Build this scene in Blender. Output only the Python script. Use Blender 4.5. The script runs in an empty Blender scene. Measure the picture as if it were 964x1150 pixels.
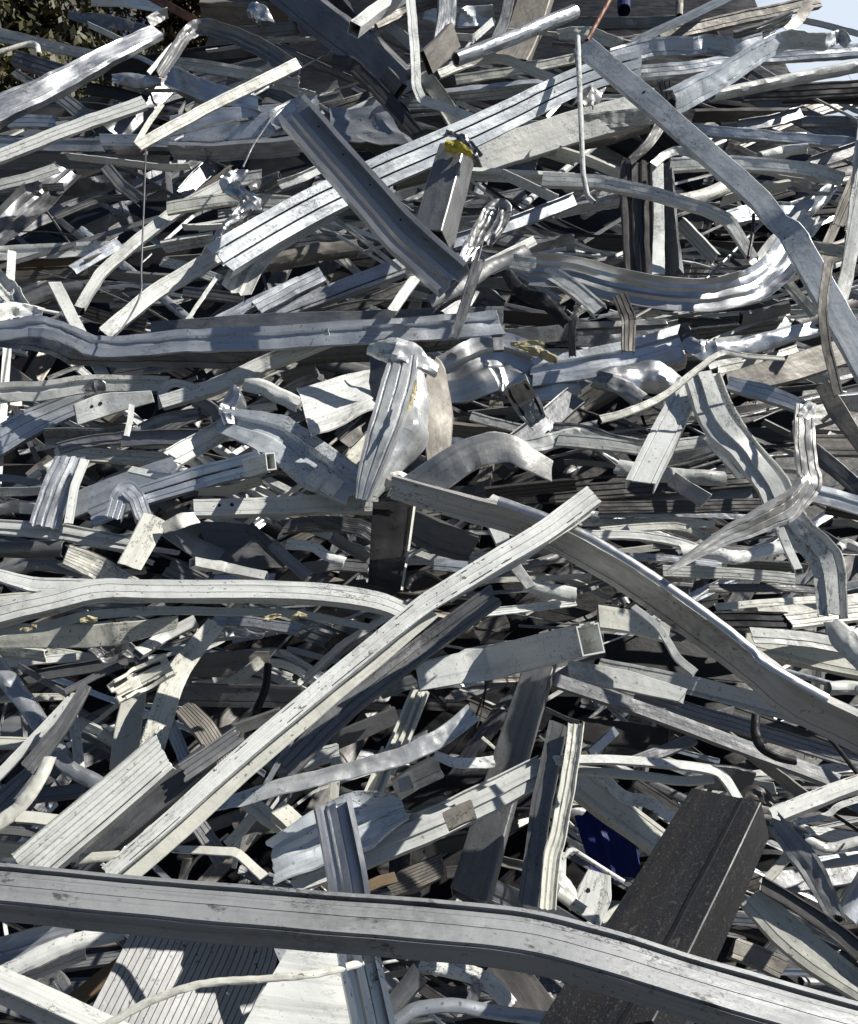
import bpy, bmesh, math, random
from mathutils import Vector, Matrix, noise
R = math.radians
S = bpy.context.scene
COL = S.collection
random.seed(11)

# ------------------------------------------------------------------ camera
FPX = 837.0                       # focal length in photograph pixels (964 x 1150)
CAM = Vector((0, 0, 1.7)); PITCH = R(-8)
cd = bpy.data.cameras.new('camera'); cam = bpy.data.objects.new('camera', cd); COL.objects.link(cam)
cam.location = CAM; cam.rotation_euler = (R(90) + PITCH, 0, 0)
cd.sensor_fit = 'VERTICAL'; cd.sensor_height = 24; cd.lens = 24 * FPX / 1150; cd.clip_start = .05; cd.clip_end = 2000
S.camera = cam
FWD = Vector((0, math.cos(PITCH), math.sin(PITCH))); UPV = Vector((0, -math.sin(PITCH), math.cos(PITCH))); RGT = Vector((1, 0, 0))
D_BOT, D_TOP = 1.5, 4.2
def base_depth(Y):                # the sloping face of the heap (a true plane)
    t = (1150 - Y) / 1100.0
    return 1 / (1 / D_BOT + (1 / D_TOP - 1 / D_BOT) * t)
LAY = .034
def at(X, Y, L=0, dz=0):          # where a line of sight meets the heap face, L layers of scrap above it
    d0 = base_depth(max(-350, min(Y, 1500)))
    d = d0 - L * LAY * d0 - dz
    return CAM + FWD * d + RGT * ((X - 482) / FPX * d) + UPV * (-(Y - 575) / FPX * d)
REG = {}
for i, r in enumerate('ABCD'):
    oy = (0, 280, 560, 850)[i]
    REG[r + '1'] = (0, oy, .3423); REG[r + '2'] = (310, oy, .3423); REG[r + '3'] = (630, oy, .3465)
REG['P'] = (0, 0, 1.0)

# ------------------------------------------------------------------ materials
def nd(nt, t, **kw):
    n = nt.nodes.new(t)
    for k, v in kw.items():
        if k in n.inputs: n.inputs[k].default_value = v
        else: setattr(n, k, v)
    return n
MATS = {}
def make_mat(name, col, metal=0, rough=.4, dirt=.5, speck=.3, streak=.25, chip=0, var=.12, bump=.25, dirtcol=(.055, .048, .04), rough_var=.15, chipcol=(.5, .5, .5), spec=.5, blot=0, fleck=0, scuff=.75):
    m = bpy.data.materials.new(name); m.use_nodes = True; nt = m.node_tree; nt.nodes.clear(); lk = nt.links.new
    out = nd(nt, 'ShaderNodeOutputMaterial'); b = nd(nt, 'ShaderNodeBsdfPrincipled'); lk(b.outputs[0], out.inputs[0])
    uv = nd(nt, 'ShaderNodeUVMap'); oi = nd(nt, 'ShaderNodeObjectInfo')
    off = nd(nt, 'ShaderNodeVectorMath', operation='SCALE'); off.inputs[0].default_value = (31, 17, 7); lk(oi.outputs['Random'], off.inputs['Scale'])
    add = nd(nt, 'ShaderNodeVectorMath', operation='ADD'); lk(uv.outputs[0], add.inputs[0]); lk(off.outputs[0], add.inputs[1])
    def ns(scale, sc=(1, 1, 1), det=4, rgh=.6):
        mp = nd(nt, 'ShaderNodeMapping'); mp.inputs['Scale'].default_value = sc; lk(add.outputs[0], mp.inputs[0])
        n = nd(nt, 'ShaderNodeTexNoise', Scale=scale, Detail=det, Roughness=rgh); lk(mp.outputs[0], n.inputs['Vector']); return n.outputs[0]
    def ramp(src, a, bb):
        r = nd(nt, 'ShaderNodeMapRange'); r.inputs[1].default_value = a; r.inputs[2].default_value = bb; lk(src, r.inputs[0]); return r.outputs[0]
    def mul(src, k):
        r = nd(nt, 'ShaderNodeMath', operation='MULTIPLY'); lk(src, r.inputs[0])
        if isinstance(k, (int, float)): r.inputs[1].default_value = k
        else: lk(k, r.inputs[1])
        return r.outputs[0]
    def mix(fac, c1, c2):
        x = nd(nt, 'ShaderNodeMix', data_type='RGBA')
        if isinstance(fac, (int, float)): x.inputs[0].default_value = fac
        else: lk(fac, x.inputs[0])
        for s, c in ((6, c1), (7, c2)):
            if isinstance(c, tuple): x.inputs[s].default_value = (*c, 1)
            else: lk(c, x.inputs[s])
        return x.outputs[2]
    big = ns(5, det=6); fine = ns(60, det=5, rgh=.7); streakn = ns(16, (.12, 5, 1), det=5, rgh=.65); spk = ns(130, det=2)
    bri = tuple(min(1, c * (1 + var)) for c in col); drk = tuple(c * (1 - var * 1.6) for c in col)
    c = mix(oi.outputs['Random'], drk, bri)
    # grime in soft patches, streaks along the length, scattered dark specks
    c = mix(mul(ramp(streakn, .5, .78), streak), c, dirtcol)
    c = mix(mul(ramp(big, .5, .75), mul(ramp(fine, .3, .62), dirt)), c, dirtcol)
    spm = mul(ramp(spk, .63, .68), mul(ramp(ns(9, det=2), .4, .6), speck))
    c = mix(spm, c, tuple(x * .5 for x in dirtcol))
    # thin scuff lines in patches
    ab = nd(nt, 'ShaderNodeMath', operation='SUBTRACT'); lk(ns(11, (.7, 1.6, 1), det=6, rgh=.72), ab.inputs[0]); ab.inputs[1].default_value = .5
    ab2 = nd(nt, 'ShaderNodeMath', operation='ABSOLUTE'); lk(ab.outputs[0], ab2.inputs[0])
    c = mix(mul(mul(ramp(ab2.outputs[0], .014, .003), ramp(ns(4, det=2), .5, .62)), scuff), c, tuple(x * .6 for x in dirtcol))
    if fleck: c = mix(mul(ramp(ns(170, det=2), .63, .655), fleck), c, chipcol); c = mix(mul(ramp(ns(420, det=1), .62, .65), fleck), c, chipcol)
    if blot: c = mix(mul(ramp(ns(15, (1, 1.3, 1), det=6, rgh=.75), .60, .66), blot), c, tuple(x * 1.3 for x in dirtcol))
    if chip:
        ch = mul(ramp(ns(38, (.5, 1.4, 1), det=5, rgh=.75), .64, .68), chip)
        c = mix(ch, c, chipcol)
    lk(c, b.inputs['Base Color'])
    b.inputs['Metallic'].default_value = metal; b.inputs['Specular IOR Level'].default_value = spec
    rr = nd(nt, 'ShaderNodeMapRange'); rr.inputs[3].default_value = max(.05, rough - rough_var); rr.inputs[4].default_value = min(1, rough + rough_var * 1.6)
    rr.inputs[1].default_value = .3; rr.inputs[2].default_value = .7
    lk(ns(22, (.35, 1.6, 1), det=5, rgh=.7), rr.inputs[0]); lk(rr.outputs[0], b.inputs['Roughness'])
    bp = nd(nt, 'ShaderNodeBump', Strength=bump, Distance=.007)
    hs = nd(nt, 'ShaderNodeMath', operation='ADD'); lk(ns(14, det=3), hs.inputs[0]); lk(mul(fine, .25), hs.inputs[1])
    lk(hs.outputs[0], bp.inputs['Height']); lk(bp.outputs[0], b.inputs['Normal'])
    MATS[name] = m; return m
make_mat('W', (.65, .665, .64), 0, .33, .8, .8, .5, chip=.35, var=.16, bump=.4, spec=.4)            # aged white paint
make_mat('C', (.60, .60, .535), 0, .34, .8, .7, .5, chip=.3, var=.14, bump=.4)              # greyish cream paint
make_mat('V', (.56, .60, .63), .25, .33, .5, .8, .4, chip=.3, var=.08, bump=.4)               # bluish white paint
make_mat('A', (.48, .475, .455), .55, .38, .7, .6, .55, var=.1, bump=.45)                     # pale anodised aluminium
make_mat('G', (.25, .255, .26), .5, .40, .7, .5, .55, var=.25, bump=.4)                       # dull grey aluminium
make_mat('M', (.60, .615, .63), 1, .35, .2, .2, .3, var=.12, bump=.12, rough_var=.08)          # mill finish
make_mat('B', (.52, .55, .585), .7, .35, .45, .6, .4, var=.14, bump=.25, rough_var=.1)        # silvery blue
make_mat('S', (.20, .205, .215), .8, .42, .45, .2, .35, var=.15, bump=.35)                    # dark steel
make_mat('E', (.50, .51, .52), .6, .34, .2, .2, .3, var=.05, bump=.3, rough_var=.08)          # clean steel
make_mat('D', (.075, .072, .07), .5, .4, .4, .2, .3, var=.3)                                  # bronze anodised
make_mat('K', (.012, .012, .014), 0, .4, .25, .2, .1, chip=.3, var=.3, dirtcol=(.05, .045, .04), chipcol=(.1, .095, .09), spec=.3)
make_mat('H', (.017, .018, .021), .1, .42, .35, 0, .25, chip=.5, var=.05, dirtcol=(.07, .055, .04), chipcol=(.15, .14, .125), fleck=.26)   # scratched black coating
make_mat('N', (.004, .01, .09), 0, .5, .3, .1, .2, var=.2, spec=.2)
make_mat('R', (.15, .105, .06), 0, .75, .5, .3, .6, var=.2)
make_mat('O', (.17, .075, .04), .2, .45, .5, .3, .4, var=.2)
make_mat('F', (.27, .28, .285), .2, .5, .8, .5, .55, var=.05, bump=.4, dirtcol=(.03, .028, .026), blot=.8)      # weathered grey beam
make_mat('P', (.29, .295, .295), .1, .45, .5, .9, .3, var=.03, bump=.2, scuff=0)      # dirty ribbed panel
make_mat('L', (.58, .60, .60), .5, .36, .4, .4, .4, var=.04, bump=.45)      # bright silver sheet
make_mat('Y', (.42, .37, .22), 0, .9, .35, .3, 0, var=.1, bump=1.0)
make_mat('Z', (.50, .42, .06), 0, .8, .35, .3, 0, var=.1, bump=1.0)
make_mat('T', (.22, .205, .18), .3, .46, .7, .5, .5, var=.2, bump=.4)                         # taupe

# ------------------------------------------------------------------ profiles: (polyline, closed?)  u across, n towards the viewer
PROF = {
 'flat': [(-.5, -.035), (-.46, 0), (-.15, .012), (.15, .012), (.46, 0), (.5, -.035)],
 'C':  [(-.5, .32), (-.5, 0), (.5, 0), (.5, .32)],
 'CC': [(-.38, .36), (-.5, .36), (-.5, 0), (-.16, 0), (-.1, .15), (.06, .17), (.12, 0), (.5, 0), (.5, .36), (.38, .36)],
 'Cb': [(-.44, -.45), (-.5, -.45), (-.5, 0), (-.34, 0), (-.33, -.03), (-.27, -.03), (-.26, 0), (.38, 0), (.39, .03), (.5, .03), (.5, -.45)],
 'L':  [(-.5, -.5), (-.5, 0), (-.3, 0), (-.285, -.045), (-.225, -.045), (-.21, 0), (.34, 0), (.355, .05), (.45, .05), (.465, 0), (.5, 0)],
 'J':  [(-.5, -.08), (-.5, 0), (-.42, 0), (-.4, -.05), (-.1, -.05), (-.08, 0), (.5, 0), (.5, -.5)],
 'Z':  [(-.5, -.4), (-.5, 0), (.5, 0), (.5, .3)],
 'rib': [(-.5, -.4), (-.5, 0), (-.43, 0), (-.41, -.05), (-.31, -.05), (-.29, 0), (-.07, 0), (-.05, -.06), (.05, -.06), (.07, 0), (.29, 0), (.31, -.05), (.41, -.05), (.43, 0), (.5, 0), (.5, -.4)],
 'mul': [(-.5, -.6), (-.5, 0), (-.24, 0), (-.24, -.09), (-.15, -.09), (-.15, 0), (.17, 0), (.17, -.09), (.26, -.09), (.26, 0), (.5, 0), (.5, -.6)],
 'sash': [(-.5, -.35), (-.5, -.12), (-.15, -.12), (-.15, 0), (.22, 0), (.22, -.2), (.5, -.2), (.5, -.05)],
 'step': [(-.5, -.12), (-.5, 0), (-.1, 0), (-.04, -.13), (.2, -.13), (.26, 0), (.5, 0), (.5, -.3)],
 'half': [(.5 * math.cos(a), .32 * math.sin(a) - .3) for a in [math.pi * (1 - i / 8) for i in range(9)]],
 'gut': [(-.5, .06), (-.44, .0), (-.36, -.06), (-.2, -.12), (-.1, -.06), (0, -.14), (.12, -.15), (.22, -.08), (.34, -.06), (.44, .04), (.5, .1)],
 'cor': [(-.5, -.3), (-.5, 0), (-.38, 0), (-.34, -.1), (-.22, -.1), (-.18, 0), (-.06, 0), (-.02, -.1), (.1, -.1), (.14, 0), (.26, 0), (.3, -.1), (.4, -.1), (.44, 0), (.5, 0)],
 'slot': [(.5, -.27), (.5, -.14), (.44, -.14), (.44, 0), (-.5, 0), (-.5, -.8), (.44, -.8), (.44, -.66), (.5, -.66), (.5, -.53)],
 'fore': [(-.42, -.62), (-.5, -.62), (-.5, -.1), (-.47, -.1), (-.47, 0), (-.36, 0), (-.355, -.02), (-.335, -.02), (-.33, 0), (-.1, 0), (-.09, -.05), (-.05, -.05), (-.04, 0), (.18, 0), (.19, -.02), (.21, -.02), (.22, 0), (.3, 0), (.3, -.16), (.44, -.16), (.44, .06), (.5, .06), (.5, -.5)],
}
rb = [(-.5, -.06)]
for i in range(24):
    x = -.5 + i / 24
    rb += [(x + .004, 0), (x + .022, 0), (x + .026, -.022), (x + .039, -.022)]
PROF['deck'] = rb
rb = [(-.5, -.5), (-.5, 0)]
for i in range(7):
    x = -.5 + i / 7
    rb += [(x + .02, 0), (x + .085, 0), (x + .095, -.05), (x + .135, -.05)]
PROF['rib2'] = rb + [(.5, 0), (.5, -.4)]
BOX = {'box': .6, 'slab': .6, 'boxs': 1.0, 'boxf': .32}

def outline(poly, t):             # thicken an open polyline into a closed outline
    n = len(poly); P = [Vector(p) for p in poly]; a, b = [], []
    for i in range(n):
        d0 = (P[i] - P[i - 1]).normalized() if i else None
        d1 = (P[i + 1] - P[i]).normalized() if i < n - 1 else None
        if d0 is None: d0 = d1
        if d1 is None: d1 = d0
        n0 = Vector((-d0.y, d0.x)); n1 = Vector((-d1.y, d1.x)); m = n0 + n1
        if m.length < .2: m = n0
        m.normalize(); k = min(1.6, 1 / max(.4, m.dot(n0)))
        a.append(P[i] + m * (t / 2 * k)); b.append(P[i] - m * (t / 2 * k))
    return [tuple(p) for p in a + b[::-1]]
def chamfer(pts, r):
    o = []; n = len(pts)
    for i in range(n):
        p = Vector(pts[i]); a = Vector(pts[i - 1]) - p; b = Vector(pts[(i + 1) % n]) - p
        if a.length < r * 2.2 or b.length < r * 2.2 or a.normalized().dot(b.normalized()) < -.9: o.append(tuple(p)); continue
        o.append(tuple(p + a.normalized() * r)); o.append(tuple(p + b.normalized() * r))
    return o
def rect(w, h, top=0): return [(-w / 2, top), (w / 2, top), (w / 2, top - h), (-w / 2, top - h)]
def loops(prof, tk, fine=False):
    if prof in BOX:
        h = BOX[prof]; t = max(.03, tk)
        o_, i_ = chamfer(rect(1, h), .012 if prof == 'slab' else .03), chamfer(rect(1 - 2 * t, h - 2 * t, -t), .02)
        if prof == 'box' and t < .07:
            gr = [(-.3, 0), (-.29, -.022), (-.25, -.022), (-.24, 0), (.3, 0), (.31, -.022), (.35, -.022), (.36, 0)]
            o_ = o_[:2] + gr + o_[2:]; i_ = i_[:2] + [(u, -t) for u, _ in gr] + i_[2:]
        return o_, i_
    if prof == 'solid': return chamfer(rect(1, .5), .05), None
    if prof == 'tube':
        return [(.5 * math.cos(a), .5 * math.sin(a)) for a in [2 * math.pi * i / 14 for i in range(14)]], [(.41 * math.cos(a), .41 * math.sin(a)) for a in [2 * math.pi * i / 14 for i in range(14)]]
    if prof == 'rod': return [(.5 * math.cos(a), .5 * math.sin(a)) for a in [2 * math.pi * i / 8 for i in range(8)]], None
    t = tk; pl = PROF[prof]
    if fine:
        q = [pl[0]]
        for i in range(1, len(pl)):
            d = (Vector(pl[i]) - Vector(pl[i - 1])).length; k = max(1, int(d / .09))
            q += [tuple(Vector(pl[i - 1]).lerp(Vector(pl[i]), j / k)) for j in range(1, k + 1)]
        pl = q
    return outline(pl, t), None

# ------------------------------------------------------------------ the sweep
def chaikin(P, W, it=2, r=.09):
    for _ in range(it):
        q = [P[0]]; w = [W[0]]
        for i in range(len(P) - 1):
            if i > 0: q.append(P[i].lerp(P[i + 1], r)); w.append([x + (y - x) * r for x, y in zip(W[i], W[i + 1])])
            if i < len(P) - 2: q.append(P[i].lerp(P[i + 1], 1 - r)); w.append([x + (y - x) * (1 - r) for x, y in zip(W[i], W[i + 1])])
        q.append(P[-1]); w.append(W[-1]); P, W = q, w
    return P, W
def catmull(P, W, k=8):
    q, w = [], []
    for i in range(len(P) - 1):
        p0 = P[i - 1] if i else P[i] * 2 - P[i + 1]; p1, p2 = P[i], P[i + 1]; p3 = P[i + 2] if i + 2 < len(P) else P[i + 1] * 2 - P[i]
        for j in range(k):
            t = j / k
            q.append(.5 * ((2 * p1) + (p2 - p0) * t + (2 * p0 - 5 * p1 + 4 * p2 - p3) * t * t + (3 * p1 - p0 - 3 * p2 + p3) * t ** 3))
            w.append([x + (y - x) * t for x, y in zip(W[i], W[i + 1])])
    return q + [P[-1]], w + [W[-1]]
def frames(P, W, n):              # even resampling -> points, tangents, (width, roll)
    ln = [0]
    for i in range(1, len(P)): ln.append(ln[-1] + (P[i] - P[i - 1]).length)
    tot = ln[-1]; out = []; j = 0
    ts = sorted(set([tot * i / (n - 1) for i in range(n)] + (ln[1:-1] if len(P) < 60 else [])))
    ts = [t for i, t in enumerate(ts) if i == 0 or t - ts[i - 1] > tot * .002 or i == len(ts) - 1]
    for s in ts:
        while j < len(P) - 2 and ln[j + 1] < s: j += 1
        f = (s - ln[j]) / max(1e-9, ln[j + 1] - ln[j])
        out.append([s, P[j].lerp(P[j + 1], f), None, [a + (b - a) * f for a, b in zip(W[j], W[j + 1])]])
    for i, o in enumerate(out):
        o[2] = (out[min(i + 1, len(out) - 1)][1] - out[max(i - 1, 0)][1]).normalized()
    return out
def sweep_mesh(fr, prof, mean_w, mean_roll, seed, cr, tk, jag=.12, cap=True, shift=(0, 0), scale=None, ctr=None, rng=None):
    outer, inner = loops(prof, tk, cr >= .07)
    c, s = math.cos(mean_roll), math.sin(mean_roll)
    if ctr is None:
        pr = [u * c + n * s for u, n in outer]; ctr = (max(pr) + min(pr)) / 2; scale = 1 / (max(pr) - min(pr))
    if rng: fr = [f for f in fr if rng[0] <= f[0] / fr[-1][0] <= rng[1]]
    if len(fr) < 2: return None
    bm = bmesh.new(); uvl = bm.loops.layers.uv.new('UVMap')
    sets = [outer] + ([inner] if inner else []); rings = []
    sk = [random.uniform(-.25, .25), random.uniform(-.25, .25)]
    N = len(fr)
    def pinch(i):
        s0 = fr[i][0]; h = mean_w * .8; j = k = i
        while j > 0 and s0 - fr[j][0] < h: j -= 1
        while k < N - 1 and fr[k][0] - s0 < h: k += 1
        return min(1, max(0, fr[j][2].angle(fr[k][2], 0) - .12) * 1.1)
    cr0 = cr
    for i, (sl, p, T, (w, roll)) in enumerate(fr):
        pin = pinch(i) if cr0 > .018 else 0
        cr = cr0 + .10 * pin; flat_n = 1 - .55 * pin; wide = 1 + .10 * pin
        V = (CAM - p).normalized(); U0 = V.cross(T)
        U0 = U0.normalized() if U0.length > 1e-4 else RGT.copy()
        V = T.cross(U0).normalized()
        q = sl / max(mean_w, .01)
        roll += cr * 1.2 * noise.noise(Vector((q * .25, seed, 3.3)))
        Nn = V * math.cos(roll) + U0 * math.sin(roll); U = U0 * math.cos(roll) - V * math.sin(roll)
        sc = w * scale; cc = U0 * (-ctr * sc)
        wob = (noise.noise_vector(Vector((q * .22, seed * 1.7, 8))) * .5 + noise.noise_vector(Vector((q * .6, seed * .7, 5))) * .25) * w * cr * 1.6
        rr = []
        for st in sets:
            r = []
            for (u, n) in st:
                u2 = u * (1 if not shift[0] and not shift[1] else 1)
                dn = noise.noise(Vector((q * .8, u * 1.7 + n * 1.2, seed))) * cr + noise.noise(Vector((q * 2.3, u * 3 - n * 2, seed + 9))) * cr * .4
                if cr0 >= .08: dn += (.4 - noise.noise(Vector((q * .42, u * .8 + n * .5, seed + 60)), noise_basis='VORONOI_F1')) * cr * 1.3
                dn += max(0, .16 - abs(noise.noise(Vector((q * .55 + u * .5, u * .8, seed + 31))))) * cr * 3.2
                du = noise.noise(Vector((q * .9, n * 2 + u * .4, seed + 4))) * cr * (.5 + 1.6 * abs(n))
                x = p + cc + wob + U * (((u + shift[0]) * wide + du) * sc) + Nn * (((n + shift[1]) * flat_n + dn) * sc)
                if i == 0 or i == N - 1:
                    x += T * sc * (jag * noise.noise(Vector((u * 5, n * 5, seed + i))) + sk[0 if i == 0 else 1] * u * (1 if jag else 0))
                r.append(bm.verts.new(x))
            rr.append(r)
        rings.append(rr)
    per = []
    for st in sets:
        a = [0]
        for k in range(len(st)): a.append(a[-1] + (Vector(st[(k + 1) % len(st)]) - Vector(st[k])).length * mean_w)
        per.append(a)
    for i in range(N - 1):
        for si, st in enumerate(sets):
            m = len(st); A, B_ = rings[i][si], rings[i + 1][si]
            for k in range(m):
                k2 = (k + 1) % m
                vs = (A[k], A[k2], B_[k2], B_[k])
                f = bm.faces.new(vs if si == 0 else vs[::-1]); f.smooth = True
                uvs = ((fr[i][0], per[si][k]), (fr[i][0], per[si][k + 1]), (fr[i + 1][0], per[si][k + 1]), (fr[i + 1][0], per[si][k]))
                if si: uvs = uvs[::-1]
                for lp, q in zip(f.loops, uvs): lp[uvl].uv = q
    if cap:
        for e in (0, N - 1):
            if inner:
                m = len(outer); m2 = len(inner)
                if m == m2:
                    for k in range(m):
                        k2 = (k + 1) % m; vs = [rings[e][0][k], rings[e][0][k2], rings[e][1][k2], rings[e][1][k]]
                        bm.faces.new(vs if e else vs[::-1])
            else:
                m = len(outer)
                if prof in PROF:        # thin section: quads between the two skins
                    h = m // 2
                    for k in range(h - 1):
                        vs = [rings[e][0][k], rings[e][0][k + 1], rings[e][0][m - 2 - k], rings[e][0][m - 1 - k]]
                        bm.faces.new(vs if e else vs[::-1])
                else: bm.faces.new(rings[e][0] if e else rings[e][0][::-1])
    bm.normal_update()
    return bm, ctr, scale
def to_obj(bm, name, mat, parent=None, origin=None, sharp=24):
    me = bpy.data.meshes.new(name)
    if origin is None:
        origin = Vector((0, 0, 0))
        for v in bm.verts: origin += v.co
        origin /= max(1, len(bm.verts))
    bmesh.ops.recalc_face_normals(bm, faces=bm.faces)
    bmesh.ops.translate(bm, verts=bm.verts, vec=-origin)
    bm.to_mesh(me); bm.free(); me.set_sharp_from_angle(angle=R(sharp))
    me.materials.append(MATS[mat])
    o = bpy.data.objects.new(name, me); COL.objects.link(o)
    if parent is not None:
        o.parent = parent; o.location = origin - parent.location
    else: o.location = origin
    return o

CATS = {'aluminium_bar': ('bar', 'aluminium bars lying in the scrap heap'), 'window_frame_bar': ('frame bar', 'grooved window frame bars in the scrap heap'),
 'aluminium_strip': ('strip', 'thin metal strips in the scrap heap'), 'metal_sheet': ('sheet', 'crumpled metal sheets in the scrap heap'),
 'metal_channel': ('channel', 'metal channels in the scrap heap'), 'square_tube': ('tube', 'square tubes in the scrap heap'),
 'metal_rod': ('rod', 'thin rods in the scrap heap'), 'metal_plate': ('plate', 'flat plates in the scrap heap'),
 'ribbed_bar': ('ribbed bar', 'ribbed bars in the scrap heap'), 'rubber_seal': ('seal', 'black rubber seals in the scrap heap'),
 'black_rail': ('rail', 'black rails in the scrap heap'), 'wooden_board': ('board', 'wooden boards in the scrap heap'), 'foil_scrap': ('foil', 'crumpled foil in the scrap heap'),
 'angle_bar': ('angle bar', 'angle bars in the scrap heap')}
USED = {}
def tag(o, label, cat, group=None, kind=None):
    if label: o['label'] = label
    if cat: o['category'] = cat
    if group: o['group'] = group
    if kind: o['kind'] = kind
    if label:
        if label in USED: print('DUP LABEL', label)
        USED[label] = o
        if not 4 <= len(label.split()) <= 16: print('LABEL LENGTH', label)
SEED = [0]
def build(pts, widths, rolls, prof, mat, name, seed=None, cr=.05, s=0, tk=None, jag=.12, n=None, parent=None, pt_list=None):
    """pts: world points; widths: metres; rolls: radians"""
    SEED[0] += 1; seed = SEED[0] * 3.17 if seed is None else seed
    W = list(map(list, zip(widths, rolls)))
    mw = sum(widths) / len(widths); mr = sum(rolls) / len(rolls)
    if len(pts) > 2: P, W = (catmull(pts, W, 3 if cr >= .06 else 6) if s else chaikin(pts, W))
    else: P = pts
    L = sum((P[i + 1] - P[i]).length for i in range(len(P) - 1))
    n = n or int(max(12, min(100, L / (mw * (.16 if cr >= .07 else .28)))))
    fr = frames(P, W, n)
    if tk is None: tk = max(.022, min(.12, .0024 / mw))
    bm, ctr, sc = sweep_mesh(fr, prof, mw, mr, seed, cr, tk, jag)
    o = to_obj(bm, name, mat, parent)
    return o, dict(fr=fr, mw=mw, mr=mr, seed=seed, cr=cr, ctr=ctr, sc=sc, prof=prof)
def strip_part(o, info, name, u, n, w, mat, rng=(0, 1), h=.5):
    """a narrow part (gasket, seal, lip, black strip for groove shade) running along the same path as its bar"""
    fr = info['fr']
    saved = PROF.get('_p'); PROF['_p'] = [(-w / 2, 0), (w / 2, 0)]
    r = sweep_mesh(fr, '_p', info['mw'], info['mr'], info['seed'], info['cr'], w * h, 0, True, (u, n), info['sc'], info['ctr'], rng)
    if r: return to_obj(r[0], name, mat, o)
def disc_parts(o, info, name, u, n, rad, mat, where, hgt=.03):
    fr = info['fr']; tot = fr[-1][0]
    for f in where:
        i = min(range(len(fr)), key=lambda k: abs(fr[k][0] - f * tot)); sl, p, T, (w, roll) = fr[i]
        V = (CAM - p).normalized(); U0 = V.cross(T).normalized(); V = T.cross(U0).normalized()
        Nn = V * math.cos(roll) + U0 * math.sin(roll); U = U0 * math.cos(roll) - V * math.sin(roll)
        q = sl / info['mw']; cr = info['cr']; seed = info['seed']; sc = w * info['sc']
        wob = (noise.noise_vector(Vector((q * .22, seed * 1.7, 8))) * .5 + noise.noise_vector(Vector((q * .6, seed * .7, 5))) * .25) * w * cr * 1.6
        dn = noise.noise(Vector((q * .8, u * 1.7 + n * 1.2, seed))) * cr + noise.noise(Vector((q * 2.3, u * 3 - n * 2, seed + 9))) * cr * .45
        c = p + wob + U0 * (-info['ctr'] * sc) + U * (u * sc) + Nn * ((n + dn + .012) * sc)
        bm = bmesh.new(); bmesh.ops.create_cone(bm, cap_ends=True, segments=10, radius1=rad * sc, radius2=rad * sc * .8, depth=hgt * sc)
        z = Nn; M = Matrix((T, z.cross(T), z)).transposed().to_4x4(); M.translation = c
        bmesh.ops.transform(bm, matrix=M, verts=bm.verts); bm.loops.layers.uv.new('UVMap')
        to_obj(bm, name, mat, o)
LAND = []
NTR = [0]
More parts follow.
